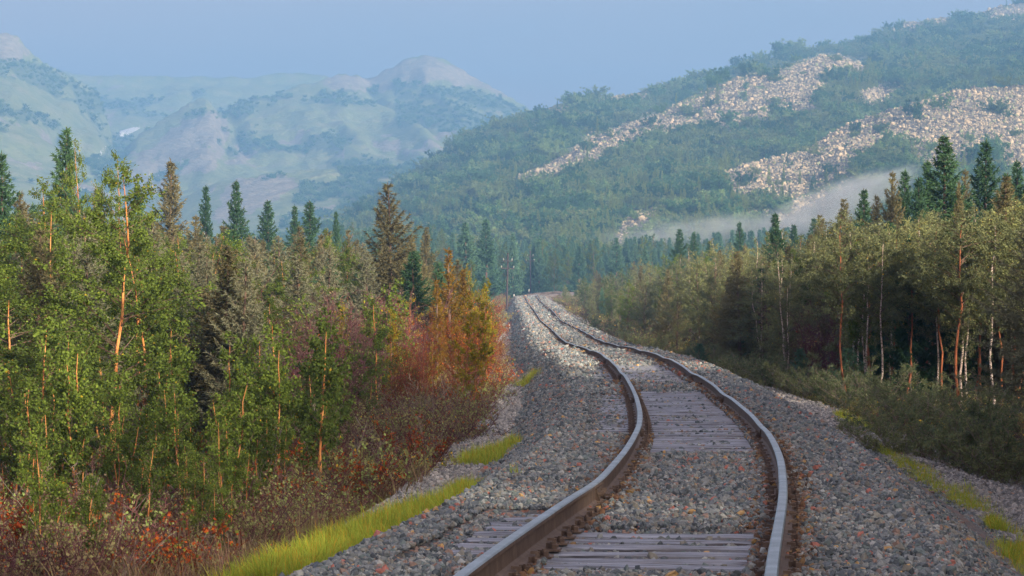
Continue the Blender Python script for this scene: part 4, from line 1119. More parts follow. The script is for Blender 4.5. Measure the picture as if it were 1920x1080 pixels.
# -- right of the line
GBR = 'birches right of the track'
BR = [(1790,66,398,'birch with the whitest trunk, right of the young spruce',1.2),(1802,67.5,430,'second white trunk close to the whitest one',1.0),
      (1828,70,400,'birch with a slanting pale trunk right of the white pair',1.0),(1866,64,420,'birch with a thin orange trunk near the right edge',1.0),
      (1606,94,420,'birch with thin white stem behind the young spruce',1.0),(1640,92,415,'rusty stemmed birch with bright olive crown',1.2),(1656,95,430,'thin pale birch beside the rusty stem',0.9),
      (1672,90,440,'white stemmed birch left of the purple thicket',0.9),(1905,68,370,'broad birch at the right edge of the picture',1.3),(1945,60,420,'birch cut off by the right edge',1.2),
      (1760,84,400,'olive birch in front of the great dark spruce',1.1),(1712,88,420,'olive birch left of the great dark spruce',1.1),(1560,104,425,'round crowned olive birch right of the far spruces',1.2),
      (1500,115,432,'olive birch in the middle of the right hand wood',1.2),(1440,125,440,'olive birch above the far bend on the right',1.2),(1400,130,470,'low olive birch near the far bend',1.0),
      (1350,150,450,'birch crown against the far spruces on the right',1.2),(1300,165,470,'birch with browning crown right of the far bend',1.1),(1240,180,505,'small orange tinted birch beside the far track',1.1),(1190,200,520,'low birch closest to the far bend',1.1)]
for k, (px, d, py, lab, w) in enumerate(BR):
    top_plant('birch_trunk' if px > 1580 else 'birch_olive', k, px, d, py, 'birch_tree', lab, 'birch', GBR, w, lean=(random.gauss(0, .03), random.gauss(0, .03)))
SR = [('spruce_green',1772,92,252,'great dark spruce towering over the right hand wood',1.35),('spruce_green',1846,100,262,'dark spruce right of the great one',1.2),
      ('spruce_green',1738,98,298,'shorter spruce leaning on the great dark one',0.9),('spruce_green',1722,96,330,'dark low spruce left of the great one',0.9),
      ('spruce_green',1275,230,428,'far teal spruce at the left of the right hand skyline',1.3),('spruce_green',1300,240,436,'far teal spruce beside the leftmost one',1.1),('spruce_green',1388,220,415,'pointed far spruce on the right hand skyline',1.0),
      ('spruce_green',1330,235,450,'low far spruce between two pointed ones',1.2),('spruce_green',1490,190,420,'far spruce peeping over the olive birches',1.2),('spruce_green',1525,190,408,'taller far spruce peeping over the olive birches',1.2),
      ('belt_spruce',1155,400,446,'pointed far spruce beyond the end of the track',1.4),('belt_spruce',1210,360,462,'far spruce right of the pointed one beyond the track',1.3),('belt_spruce',1085,430,462,'blunt far spruce right of the end of the track',1.5),
      ('spruce_green',1935,96,300,'spruce at the right edge of the picture',1.1)]
for k, (kd, px, d, py, lab, w) in enumerate(SR):
    top_plant(kd, k, px, d, py, 'spruce_tree', lab, 'spruce', 'spruces right of the track', w)
for k, (kd, px, d, py, lab, w) in enumerate([('larch_olive',1672,100,322,'thin ragged larch left of the great dark spruce',0.9),('larch_olive',1800,80,340,'bare topped larch leader between the dark spruces',0.5),('larch_olive',1890,76,330,'ragged grey larch boughs at the right edge',1.2),('larch_grey',1930,58,400,'grey larch boughs reaching in at the right edge',1.2)]):
    top_plant(kd, k, px, d, py, 'larch_tree', lab, 'larch', 'larches right of the track', w)
TOPS = [('spruce_green',1455,118,398,'slim dark spruce rising above the middle olive birch'),('larch_olive',1585,112,372,'ragged larch above the round crowned birch'),('spruce_green',1620,108,352,'dark spruce left of the thin ragged larch'),('larch_olive',1645,104,366,'leaning larch top between two dark spruces'),('spruce_green',1695,104,318,'pointed spruce between the ragged larch and the great spruce'),('larch_olive',1808,102,318,'thin larch between the two tallest right spruces'),('spruce_green',1890,98,322,'dark spruce near the right edge behind the birch'),('larch_olive',1540,116,402,'low ragged larch over the right wood'),
        ('spruce_green',1910,106,300,'tall spruce top right of the second dark spruce')]
for k, (kd, px, d, py, lab) in enumerate(TOPS): top_plant(kd, k + 1, px, d, py, 'spruce_tree' if 'spruce' in kd else 'larch_tree', lab, 'spruce' if 'spruce' in kd else 'larch', 'conifer tops above the right wood', 1.0)
TOPL = [('larch_olive',40,74,360,'brown larch behind the birch at the left edge'),('spruce_olive',285,82,392,'brown spruce left of the pointed brown one'),('larch_olive',365,88,404,'brown larch right of the pointed brown spruce'),('spruce_olive',420,92,418,'brown spruce under the tallest teal spruce'),('larch_grey',520,84,440,'grey larch under the blunt teal spruce'),('spruce_olive',610,98,428,'brown spruce under the twin topped spruce'),('larch_olive',185,70,352,'brown larch between the dark spruce and the tallest birch'),('spruce_olive',770,112,436,'brown spruce right of the large brown larch'),('larch_olive',560,96,424,'brown larch below the twin topped spruce')]
for k, (kd, px, d, py, lab) in enumerate(TOPL): top_plant(kd, k + 1, px, d, py, 'spruce_tree' if 'spruce' in kd else 'larch_tree', lab, 'spruce' if 'spruce' in kd else 'larch', 'brown conifers above the left wood', 1.1)
ys = [(1590,70,655,'bushy young blue green spruce at the foot of the birches',1.3),(1310,100,645,'young green spruce beside the right rail bank',1.2),(1500,82,655,'young pale spruce left of the bushy one',1.0)]
for k, (px, d, py, lab, w) in enumerate(ys):
    top_plant('young_spruce', k, px, d, py, 'spruce_sapling', lab, 'spruce', None, w)

# thin trunks standing in front of the dark thicket
for k, px in enumerate([1585, 1618, 1630, 1648, 1664, 1685, 1700, 1722, 1738, 1752, 1778, 1812, 1840, 1850, 1878, 1892, 1912]):
    d = 66 + (k * 37 % 11) * 0.9 + (1900 - px) * 0.012
    nb_ = ['the white stem', 'the young spruce', 'the whitest trunk', 'the slanting pale trunk', 'the right edge'][min(4, max(0, (px - 1585) // 70))]
    top_plant('birch_trunk', k, px, d, 400 + (k * 53 % 60), 'birch_tree', ('thin pale' if k % 2 else 'slim grey') + ' birch trunk ' + ('left of ' if k % 3 == 0 else ('right of ' if k % 3 == 1 else 'close to ')) + nb_ + (', crown high' if k % 4 < 2 else ', slightly bent'), 'birch', GBR, 0.9, lean=(random.gauss(0, .03), random.gauss(0, .04)))
# -- filling the woods: trees, each its own
cnt = {'birch_tree': len(BL) + len(BR), 'spruce_tree': len(SL) + len(SR), 'larch_tree': len(HT) + 14}
MAXK = 290
ENV_L = ([-400, 0, 100, 200, 300, 400, 500, 600, 700, 800, 880, 940, 990], [330, 335, 350, 375, 395, 415, 425, 432, 440, 452, 470, 500, 535])
ENV_R = ([1060, 1120, 1200, 1300, 1400, 1500, 1600, 1700, 1800, 1920, 2300], [520, 500, 480, 462, 445, 428, 405, 385, 380, 372, 360])
def edge_left(d): return float(track_x(d)) - np.interp(d, [0, 40, 60, 90, 150, 400], [6.0, 6.0, 5.4, 4.6, 4.6, 5.0])
def edge_right(d): return float(track_x(d)) + np.interp(d, [0, 40, 70, 100, 200, 400], [8.5, 8.5, 6.6, 5.0, 4.0, 3.6])
grid = {}
for (x, d, r_) in TREES: grid.setdefault((int(x // 2), int(d // 2)), []).append((x, d))
def free(x, d, mn):
    for i in range(-1, 2):
        for j in range(-1, 2):
            for (a, b) in grid.get((int(x // 2) + i, int(d // 2) + j), ()):
                if (a - x) ** 2 + (b - d) ** 2 < mn * mn: return False
    grid.setdefault((int(x // 2), int(d // 2)), []).append((x, d)); return True
EXTRA = {k: [] for k in PR}
LM_L = [(0,'the left edge'),(122,'the tall dark spruce'),(215,'the tallest birch'),(322,'the brown pointed spruce'),(385,'the first teal spruce'),(443,'the tallest teal spruce'),(500,'the blunt teal spruce'),(585,'the twin topped spruce'),(650,'the thin far spruce'),(732,'the large brown larch'),(842,'the golden larch'),(930,'the far rail bank')]
LM_R = [(1100,'the end of the track'),(1190,'the far bend'),(1275,'the leftmost skyline spruce'),(1388,'the pointed far spruce'),(1440,'the middle olive birch'),(1525,'the far peeping spruce'),(1605,'the white stem'),(1672,'the thin ragged larch'),(1772,'the great dark spruce'),(1846,'the second dark spruce'),(1920,'the right edge')]
def zone(side, d, px):
    lm = min(LM_L if side < 0 else LM_R, key=lambda a: abs(a[0] - px))
    rel = 'left of' if px < lm[0] - 14 and lm[0] > 0 else ('right of' if px > lm[0] + 14 and lm[0] < 1920 else ('at' if lm[0] in (0, 1920) else 'in line with'))
    edges = [54, 66, 80, 95, 112, 140, 175, 215, 270, 340]
    row = ['first', 'second', 'third', 'fourth', 'fifth', 'sixth', 'seventh', 'eighth', 'ninth', 'tenth', 'last'][int(np.searchsorted(edges, d))]
    return rel + ' ' + lm[1] + ', ' + row + ' row back'
NAME = {'birch': 'birch_tree', 'spruce': 'spruce_tree', 'larch': 'larch_tree'}
LOOK = {'birch_green': 'slender green birch', 'birch_olive': 'olive leaved birch', 'birch_lime': 'bright green birch', 'birch_yellow': 'yellowing birch', 'spruce_olive': 'brownish spruce', 'spruce_green': 'dark green spruce', 'belt_spruce': 'soft teal spruce', 'larch_olive': 'ragged olive larch', 'larch_grey': 'feathery grey larch', 'larch_gold': 'golden larch'}
def fill(side, d0, d1, n, mix, hr, mn, lim, reach=1180):
    kinds = list(mix); w = np.array([mix[k] for k in kinds]); w = w / w.sum()
    tries = 0; done = 0
    while done < n and tries < n * 12:
        tries += 1
        d = math.sqrt(random.uniform(d0 * d0, d1 * d1))
        if side < 0:
            lo, hi = (-1180) / FPX * d, edge_left(d) - random.random() ** 2 * 3
        else:
            lo, hi = edge_right(d) + random.random() ** 2 * 3, (reach if hr[1] > 4.6 else 420) / FPX * d
        if hi <= lo: continue
        X = random.uniform(lo, hi)
        px = 960 + FPX * X / d
        if side < 0 and (780 < px < 915 and d < 100 or 480 < px < 650 and d < 66 or 650 < px < 800 and d < 88): continue
        if not free(X, d, mn): continue
        env = np.interp(px, *(ENV_L if side < 0 else ENV_R)) + random.uniform(5, lim)
        zg = float(ground_z(X, d))
        hmax = zpix(env, d) - zg
        hgt = min(random.uniform(*hr), hmax)
        if hgt < 1.6: continue
        kd = random.choices(kinds, w)[0]
        kk = 'birch_trunk' if (kd == 'birch_olive' and px > 1600 and d < 95) else kd
        pr = random.choice(PR[kk]); nm = NAME[pr['kind']]
        if cnt[nm] < MAXK and -45 < px < 1965:
            cnt[nm] += 1
            s_ = hgt / pr['h']
            plant(pr, X, d, hgt, nm, ('tall ' if hgt > 5.6 else ('short ' if hgt < 3.6 else '')) + LOOK[kd] + ' ' + zone(side, d, px), pr['kind'], pr['kind'] + (' trees filling the left wood' if side < 0 else ' trees filling the right wood'),
                  width=1 / s_ * (0.5 * s_ + 0.5) * random.uniform(0.85, 1.1), lean=(random.gauss(0, .025), random.gauss(0, .025)))
        else:
            EXTRA[kd].append((X, d, zg, hgt / pr['h']))
        done += 1
fill(-1, 45, 70, 120, {'birch_green': 4, 'larch_grey': 5, 'larch_olive': 2}, (2.8, 5.2), 0.9, 120)
fill(-1, 70, 125, 270, {'birch_green': 2, 'larch_grey': 3, 'spruce_olive': 3, 'larch_olive': 2, 'spruce_green': 1.0}, (4.2, 6.8), 1.0, 70)
fill(-1, 125, 230, 160, {'spruce_green': 4, 'spruce_olive': 2, 'larch_olive': 2, 'birch_olive': 2}, (5, 9), 1.8, 70)
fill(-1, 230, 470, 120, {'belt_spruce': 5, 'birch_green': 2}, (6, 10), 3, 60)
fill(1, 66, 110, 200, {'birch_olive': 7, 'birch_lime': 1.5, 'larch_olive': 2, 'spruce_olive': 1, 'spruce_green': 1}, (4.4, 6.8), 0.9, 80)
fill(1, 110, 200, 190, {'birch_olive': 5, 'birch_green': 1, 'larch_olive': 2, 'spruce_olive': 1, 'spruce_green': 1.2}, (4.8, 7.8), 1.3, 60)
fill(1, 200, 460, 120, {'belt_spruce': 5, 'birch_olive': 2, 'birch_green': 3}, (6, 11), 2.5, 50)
fill(1, 105, 330, 130, {'birch_olive': 5, 'larch_olive': 1.5, 'birch_green': 1}, (4.2, 7.0), 1.2, 40, 520)
fill(1, 200, 400, 150, {'birch_olive': 3, 'birch_green': 3}, (1.6, 4.5), 1.4, 50)
FM = [(640, 'the twin topped spruce'), (732, 'the large brown larch'), (842, 'the golden larch'), (912, 'the tallest far spruce'), (950, 'the first power pole'), (995, 'the second power pole'), (1085, 'the blunt far spruce'), (1155, 'the pointed far spruce'), (1275, 'the leftmost skyline spruce'), (1388, 'the pointed skyline spruce'), (1460, 'the drifting mist')]
def far_mark(px):
    m_ = min(FM, key=lambda a: abs(a[0] - px))
    return ('left of ' if px < m_[0] else 'right of ') + m_[1]
# wood closing the valley beyond the bend
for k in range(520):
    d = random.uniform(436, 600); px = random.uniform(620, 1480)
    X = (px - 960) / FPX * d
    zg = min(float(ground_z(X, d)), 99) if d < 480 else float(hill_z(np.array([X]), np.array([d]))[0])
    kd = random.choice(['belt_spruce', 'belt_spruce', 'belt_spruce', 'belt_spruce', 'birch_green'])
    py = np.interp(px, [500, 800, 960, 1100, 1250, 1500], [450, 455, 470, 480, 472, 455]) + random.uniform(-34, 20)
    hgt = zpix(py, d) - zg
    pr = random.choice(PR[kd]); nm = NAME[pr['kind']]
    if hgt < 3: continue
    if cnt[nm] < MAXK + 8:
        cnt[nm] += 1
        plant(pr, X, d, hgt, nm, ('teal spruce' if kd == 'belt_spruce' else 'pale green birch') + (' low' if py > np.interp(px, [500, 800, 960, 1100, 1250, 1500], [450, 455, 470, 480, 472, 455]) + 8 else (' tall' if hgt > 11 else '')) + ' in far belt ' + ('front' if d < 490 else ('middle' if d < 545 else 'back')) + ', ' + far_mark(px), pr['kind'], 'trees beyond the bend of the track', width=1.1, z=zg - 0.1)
    else: EXTRA[kd].append((X, d, zg, hgt / pr['h']))
# wood out of frame on the right, which shades the line
for k in range(900):
    d = random.uniform(-75, 46); X = 12.0 + 50 * random.random() ** 1.4
    if X < 1180 / FPX * max(d, 0) + 1.5: X = 1180 / FPX * max(d, 0) + 1.5 + random.uniform(0, 12)
    EXTRA[random.choice(['birch_olive', 'spruce_olive', 'larch_olive'])].append((X, d, float(ground_z(X, d)), random.uniform(1.15, 1.85)))
for kd, L_ in EXTRA.items():
    if not L_: continue
    a = np.array(L_); n = len(a)
    o = scatter('wood_' + PR[kd][0]['kind'], a[:, :3], np.stack([np.zeros(n), np.zeros(n), rng.uniform(0, 6.28, n)], 1), a[:, 3], rng.integers(0, 2, n), [joined('tree', p) for p in PR[kd][:2]])
    tag(o, 'more ' + {'birch': 'birches', 'spruce': 'spruces', 'larch': 'larches'}[PR[kd][0]['kind']] + ' of the ' + LOOK.get(kd, kd).split()[0] + ' kind thickening the wood', 'wood', kind='stuff')
print('individual trees', cnt, {k: len(v) for k, v in EXTRA.items() if v})

# ------------------------------------------------------------------ undergrowth
ru = np.random.default_rng(909)
def upx(u, d): return 960 + FPX * (track_x(d) + u) / d
def cover_pts(n, d0, d1, umin, umax, pxlo=-200, pxhi=2120, side=-1, bias=1.0):
    d = np.sqrt(ru.uniform(d0 ** 2, d1 ** 2, n)) if bias == 1.0 else ru.uniform(d0, d1, n)
    lo = np.maximum((pxlo - 960) / FPX * d, track_x(d) + umin); hi = np.minimum((pxhi - 960) / FPX * d, track_x(d) + umax)
    X = lo + (hi - lo) * ru.random(n)
    ok = hi > lo
    return X[ok], d[ok]
def scatter_plants(name, X, d, protos, smin, smax, label, cat, tilt=0.1):
    n = len(X); s_ = ru.uniform(smin, smax, n)
    o = scatter(name, np.stack([X, d, ground_z(X, d) - 0.03], 1), np.stack([ru.normal(0, tilt, n), ru.normal(0, tilt, n), ru.uniform(0, 6.28, n)], 1), s_, ru.integers(0, len(protos), n), protos)
    return tag(o, label, cat, kind='stuff')
J = {k: [joined(k, p) for p in PR[k]] for k in ('heath', 'heath_red', 'heath_green', 'dead_twigs', 'bare_purple', 'bare_red', 'sapling_green')}
eL = lambda d: np.interp(d, [0, 30, 36, 42, 60, 400], [-4.3, -4.4, -4.0, -3.9, -3.75, -3.7])
X, d = cover_pts(5200, 24, 150, -60, 0); k = X - track_x(d) < eL(d) - ru.random(len(d)) ** 2 * 0.4; X, d = X[k], d[k]
f = fbm(X * 0.5, d * 0.25, 50, 3); t = ru.random(len(X))
scatter_plants('heath_undergrowth', X[f < 0.25], d[f < 0.25], J['heath'], 0.7, 1.3, 'brown and purple dwarf birch heath under the left wood', 'undergrowth')
scatter_plants('green_undergrowth', X[f >= 0.1], d[f >= 0.1], J['heath_green'], 0.6, 1.2, 'green bilberry undergrowth in patches under the left wood', 'undergrowth')
X, d = cover_pts(900, 26, 130, -60, 0); k = X - track_x(d) < eL(d); X, d = X[k], d[k]
k = np.abs(fbm(X * 0.4, d * 0.3, 51, 3)) < 0.28
scatter_plants('red_undergrowth', X[k], d[k], J['heath_red'], 0.6, 1.25, 'rust red dwarf birch patches below the left wood', 'undergrowth')
X, d = cover_pts(190, 26, 80, -60, 0); k = X - track_x(d) < eL(d) - 0.4; X, d = X[k], d[k]
scatter_plants('dead_stems', X, d, J['dead_twigs'], 0.6, 1.4, 'bare grey dead stems tangled in the left heath', 'dead stems', 0.25)
X, d = cover_pts(2600, 24, 46, -60, 0); k = (X - track_x(d) < eL(d) + 0.1) & (fbm(X * 0.6, d * 0.3, 53, 2) > -0.15); X, d = X[k], d[k]
scatter_plants('dry_grass', X, d, STRAW, 0.6, 1.2, 'dry straw coloured grass in the left foreground', 'dry grass')
# right side
eR = lambda d: np.interp(d, [0, 30, 45, 60, 80, 400], [6.3, 6.3, 5.6, 4.9, 4.2, 3.8])
X, d = cover_pts(3600, 34, 170, 0, 60); k = X - track_x(d) > eR(d) + ru.random(len(d)) ** 2 * 0.4; X, d = X[k], d[k]
f = fbm(X * 0.5, d * 0.25, 55, 3)
scatter_plants('bilberry_cover', X[f < 0.2], d[f < 0.2], J['heath_green'], 0.45, 0.95, 'olive undergrowth along the foot of the right wood', 'undergrowth')
scatter_plants('brown_cover', X[f >= 0.0], d[f >= 0.0], J['heath'], 0.45, 0.9, 'brown heath below the right hand birches', 'undergrowth')
X, d = cover_pts(1500, 140, 400, 3.7, 22, -200, 2120); 
scatter_plants('far_bank_cover', X, d, J['heath_green'] + J['heath'], 0.9, 1.9, 'green and brown scrub on the right bank near the far bend', 'undergrowth')
X, d = cover_pts(900, 120, 390, -16, -3.7)
scatter_plants('far_left_cover', X, d, J['heath_green'] + J['heath'] + J['heath_red'], 0.9, 1.9, 'scrub on the left bank beside the far track', 'undergrowth')
# dark thicket behind the right hand trunks and inside both woods
X, d = cover_pts(480, 84, 150, 6.5, 60, 1380, 2120)
scatter_plants('purple_thicket', X, d, J['bare_purple'], 0.8, 1.35, 'dark purple bare thicket behind the right hand trunks', 'thicket', 0.05)
X, d = cover_pts(420, 50, 140, -60, -6.0)
scatter_plants('wood_thicket', X, d, J['bare_purple'] + J['sapling_green'], 0.7, 1.3, 'dim thicket of young growth inside the left wood', 'thicket', 0.05)

# -- shrubs and saplings one by one
def along(px): return 'px'
RED = []
for k in range(34):
    d = random.uniform(62, 118); u = -random.uniform(4.0, 9.5)
    X = float(track_x(d)) + u; px = 960 + FPX * X / d
    if px < 600: continue
    RED.append((px, d, X))
RED.sort()
for k, (px, d, X) in enumerate(RED):
    near = min([(640, 'the lime birch'), (690, 'the young lime birch'), (732, 'the large brown larch'), (842, 'the golden larch'), (948, 'the white kilometre plate')], key=lambda a: abs(a[0] - px))[1]
    dep = 'in front of' if d < 76 else ('level with' if d < 96 else 'behind')
    hgt = random.uniform(1.7, 3.3) if px > 700 else random.uniform(1.0, 2.0)
    red = random.random() < 0.9
    plant(PR['bare_red' if red else 'bare_purple'][k % 4], X, d, hgt, 'bare_shrub', ('tall ' if hgt > 2.5 else 'low ') + ('rust red' if red else 'dark purple') + ' bare shrub ' + dep + ' ' + near, 'shrub', 'bare shrubs of the red thicket', crown_part='leaves', trunk_part='stems', width=1.0)
for k in range(34):
    d = random.uniform(58, 112); u = -random.uniform(4.0, 10.0); X = float(track_x(d)) + u; px = 960 + FPX * X / d
    if px < 600: continue
    yel = random.random() < 0.45; h_ = random.uniform(1.6, 3.2)
    near = min([(640, 'the lime birch'), (690, 'the young lime birch'), (732, 'the large brown larch'), (842, 'the golden larch'), (948, 'the white plate')], key=lambda a: abs(a[0] - px))
    plant(PR['birch_yellow' if yel else 'sapling_thin'][k % 2], X, d, h_, 'birch_sapling', ('yellow' if yel else 'green') + ' leaved sapling rising through the red thicket ' + ('left of ' if px < near[0] else 'right of ') + near[1] + (', tall' if h_ > 2.4 else ', low'), 'sapling', 'saplings in the red thicket', lean=(random.gauss(0, .06), random.gauss(0, .06)))
for k, (px, py, lab) in enumerate([(488, 1000, 'small scarlet leaved shrub beside the front grass strip'), (470, 880, 'rust coloured shrub at the foot of the orange trunk'), (655, 905, 'low orange shrub behind the cut log')]):
    d = 2.75 * FPX / (py - HOR) * 1.0; X = (px - 960) / FPX * d
    plant(PR['bare_red'][k], X, d, 0.75, 'scarlet_shrub', lab, 'shrub', crown_part='leaves', trunk_part='stems')
for k, (px, d, h_, lab) in enumerate([(570, 52, 1.5, 'lime birch sapling in front of the grey larch'), (215, 37, 1.3, 'birch sapling below the tallest birch'), (20, 36, 1.6, 'leafy birch sapling in the lower left corner'), (330, 44, 1.4, 'birch sapling between the orange stems'),
        (690, 58, 1.3, 'birch sapling amid the red heath'), (770, 66, 1.8, 'thin lime sapling below the golden larch'), (500, 47, 1.2, 'sapling right of the glowing trunk'), (620, 56, 1.6, 'sapling beside the pale dead stem'), (90, 39, 1.0, 'low sapling near the leaning red stem'), (410, 48, 1.1, 'sapling left of the glowing trunk')]):
    plant(PR['sapling_green'][k % 3], (px - 960) / FPX * d, d, h_, 'birch_sapling', lab, 'sapling', 'birch saplings in the left heath')
for k, (px, d, py, lab, w) in enumerate([(800, 90, 545, 'thin yellow birch left of the golden larch', 0.9), (905, 112, 540, 'yellow birch by the far rail bank', 0.9), (770, 84, 560, 'yellowing birch over the red thicket', 0.9), (880, 118, 505, 'yellow olive birch behind the golden larches', 0.8)]):
    top_plant('birch_yellow', k, px, d, py, 'birch_tree', lab, 'birch', 'yellowing birches near the track', w)
# thin orange stemmed saplings all over the left foreground
SAPS = []
for k in range(125):
    d = random.uniform(31, 56) if k < 75 else random.uniform(26, 40); px = random.uniform(-60, 640)
    X = (px - 960) / FPX * d
    if X > float(track_x(d)) - 5.3: continue
    SAPS.append((px, d, X))
SAPS.sort()
for k, (px, d, X) in enumerate(SAPS):
    h_ = random.uniform(1.2, 2.8) if d > 34 else random.uniform(0.7, 1.6)
    mk = min([(20, 'the left edge'), (130, 'the leaning red stem'), (215, 'the tallest birch'), (300, 'the slim orange stem'), (352, 'the paired pale stems'), (456, 'the glowing trunk'), (560, 'the grey larch'), (640, 'the lime birch')], key=lambda a: abs(a[0] - px))
    rel = ('left of ' if px < mk[0] else 'right of ') + mk[1]
    plant(PR['sapling_thin'][k % 4], X, d, h_, 'birch_sapling', ('tall' if h_ > 2.1 else ('tiny' if h_ < 1.1 else ('short' if h_ < 1.6 else 'waist high'))) + ' thin orange stemmed sapling ' + ('well in front and ' if d < 39 else ('just in front and ' if d < 46 else 'among the trees ')) + rel, 'sapling', 'thin saplings in the left foreground', lean=(random.gauss(0, .06), random.gauss(0, .06)))
# bushes on the right bank
BU = [(1700, 44, 0.85, 'rounded dark bush left of the big roadside bush'), (1762, 43, 1.0, 'big dark green bush on the gravel shoulder'), (1812, 45, 0.9, 'dark bush right of the big roadside bush'), (1868, 42, 1.1, 'twiggy olive bush at the right edge'), (1925, 41, 1.1, 'bush cut by the right edge of the picture'),
      (1650, 52, 0.6, 'low yellowing bush on the right shoulder'), (1500, 72, 1.1, 'pale bush at the edge of the right ballast'), (1455, 78, 1.0, 'olive bush where the right bank narrows'), (1540, 70, 1.0, 'grey green bush left of the young spruce'), (1410, 86, 1.0, 'bush hanging over the right bank'),
      (1365, 92, 1.0, 'low bush by the outer rail curve'), (1330, 104, 1.1, 'green bush beside the young spruce on the bank'), (1270, 116, 1.1, 'yellow green bush beside the far bank'), (1225, 130, 1.1, 'far bush above the right rail'), (1190, 150, 1.2, 'far bush near the straight track'), (1150, 175, 1.2, 'small bush by the far straight track'), (1120, 205, 1.3, 'farthest bush right of the track'),
      (1630, 66, 1.2, 'bush in front of the white stems'), (1690, 62, 1.1, 'dim bush under the right birches'), (1740, 58, 0.9, 'bush behind the big roadside bush'), (1850, 56, 1.0, 'shaded bush under the white trunks')]
for k, (px, d, h_, lab) in enumerate(BU):
    X = (px - 960) / FPX * d
    plant(PR['low_bush'][k % 4], X, d, h_ * 1.2, 'bush', lab, 'bush', 'bushes along the right bank', crown_part='leaves', trunk_part='stems')

# ------------------------------------------------------------------ grass strips on the bank foot
def grass_strip(name, d0, d1, uc0, uc1, w0, w1, n, label, smin=0.45, smax=0.95):
    t = ru.random(n); d = d0 + (d1 - d0) * t
    w = (w0 + (w1 - w0) * t) * np.sin(np.clip(t * 1.0 + 0.12, 0, 1) * math.pi) ** 0.5
    u = uc0 + (uc1 - uc0) * t + ru.normal(0, 0.42, n) * w
    k = fbm(d * 0.9, u * 1.6, 66, 2) > -0.30; d, u = d[k], u[k]
    s = s_of_d(d); p = bed_point(s, u); g = ground_z(p[:, 0], p[:, 1]); p[:, 2] = np.maximum(p[:, 2], g) - 0.01
    n = len(p)
    o = scatter(name, p, np.stack([ru.normal(0, .12, n), ru.normal(0, .12, n), ru.uniform(0, 6.28, n)], 1), ru.uniform(smin, smax, n) * np.exp(-0.35 * np.abs(ru.normal(0, 1, n))), ru.integers(0, 4, n), GRASS)
    tag(o, label, 'grass', kind='stuff')
grass_strip('grass_verge', 22.5, 34.0, -3.45, -3.0, 1.3, 0.5, 2900, 'bright yellow green grass along the left bank foot in front')
grass_strip('grass_patch', 40.5, 46.0, -3.35, -2.9, 0.6, 0.35, 420, 'small bright grass patch behind the front strip on the left')
grass_strip('grass_patch', 74.0, 80.0, -3.1, -2.6, 0.5, 0.3, 160, 'tiny grass patch high on the left bank')
grass_strip('grass_strip', 21.5, 29.5, 2.95, 3.15, 0.42, 0.30, 800, 'bright grass strip on the right bank in the front corner', 0.35, 0.7)
grass_strip('grass_strip', 31.0, 46.0, 3.2, 3.3, 0.40, 0.30, 800, 'thin grass strip behind the corner one on the right bank', 0.3, 0.6)
grass_strip('grass_strip', 52.0, 60.0, 4.2, 4.0, 0.6, 0.5, 300, 'yellowing grass beside the right gravel bench', 0.5, 0.9)

# ------------------------------------------------------------------ small things
def plain(name, c, rough=0.6):
    m, nt, N, L = new_mat(name)
    n1 = noise(nt, 14, 4, 0.6, wpos(nt))
    v = ramp(nt, n1, [(0.3, tuple(0.75 * k for k in c)), (0.7, c)])
    return finish(m, nt, v, rough)
M['white_paint'] = plain('white_paint', (0.8, 0.79, 0.76)); M['black_paint'] = plain('black_paint', (0.02, 0.02, 0.02)); M['pole_wood'] = plain('pole_wood', (0.06, 0.045, 0.05), 0.9)
M['old_paint'] = plain('old_paint', (0.5, 0.5, 0.48)); M['log_end'] = plain('log_end', (0.62, 0.27, 0.06)); M['glass_insulator'] = plain('glass_insulator', (0.5, 0.52, 0.5), 0.4)
M['snow'] = plain('snow', (0.86, 0.88, 0.9), 0.7)
def post_at(px, d, u=None):
    X = (px - 960) / FPX * d
    return X, d, float(ground_z(X, d))
# plate on a post by the left bank
X, d, zg = post_at(948, 88)
e = obj('kilometre_post', None, loc=(X, d, zg)); tag(e, 'small white plate on a dark post at the left bank edge', 'marker post')
zt = zpix(694, 88) - zg
g = Geo(); g.tube([(0, 0, -0.3), (0.0, 0, zt - 0.1)], 0.03, 6); obj('post', g.mesh('post', [M['pole_wood']]), e)
g = Geo(); g.box((0, -0.05, zt - 0.17), (0.20, 0.02, 0.36)); pl = obj('plate', g.mesh('plate', [M['white_paint']]), e); pl.rotation_euler = (0, R(4), 0)
g = Geo(); g.box((-0.01, -0.064, zt - 0.055), (0.13, 0.006, 0.035)); g.box((-0.02, -0.064, zt - 0.165), (0.10, 0.006, 0.09)); obj('lettering', g.mesh('lettering', [M['black_paint']]), pl)
g = Geo(); g.box((0.0, -0.069, zt - 0.16), (0.05, 0.005, 0.025)); obj('mark', g.mesh('mark', [M['white_paint']]), pl)
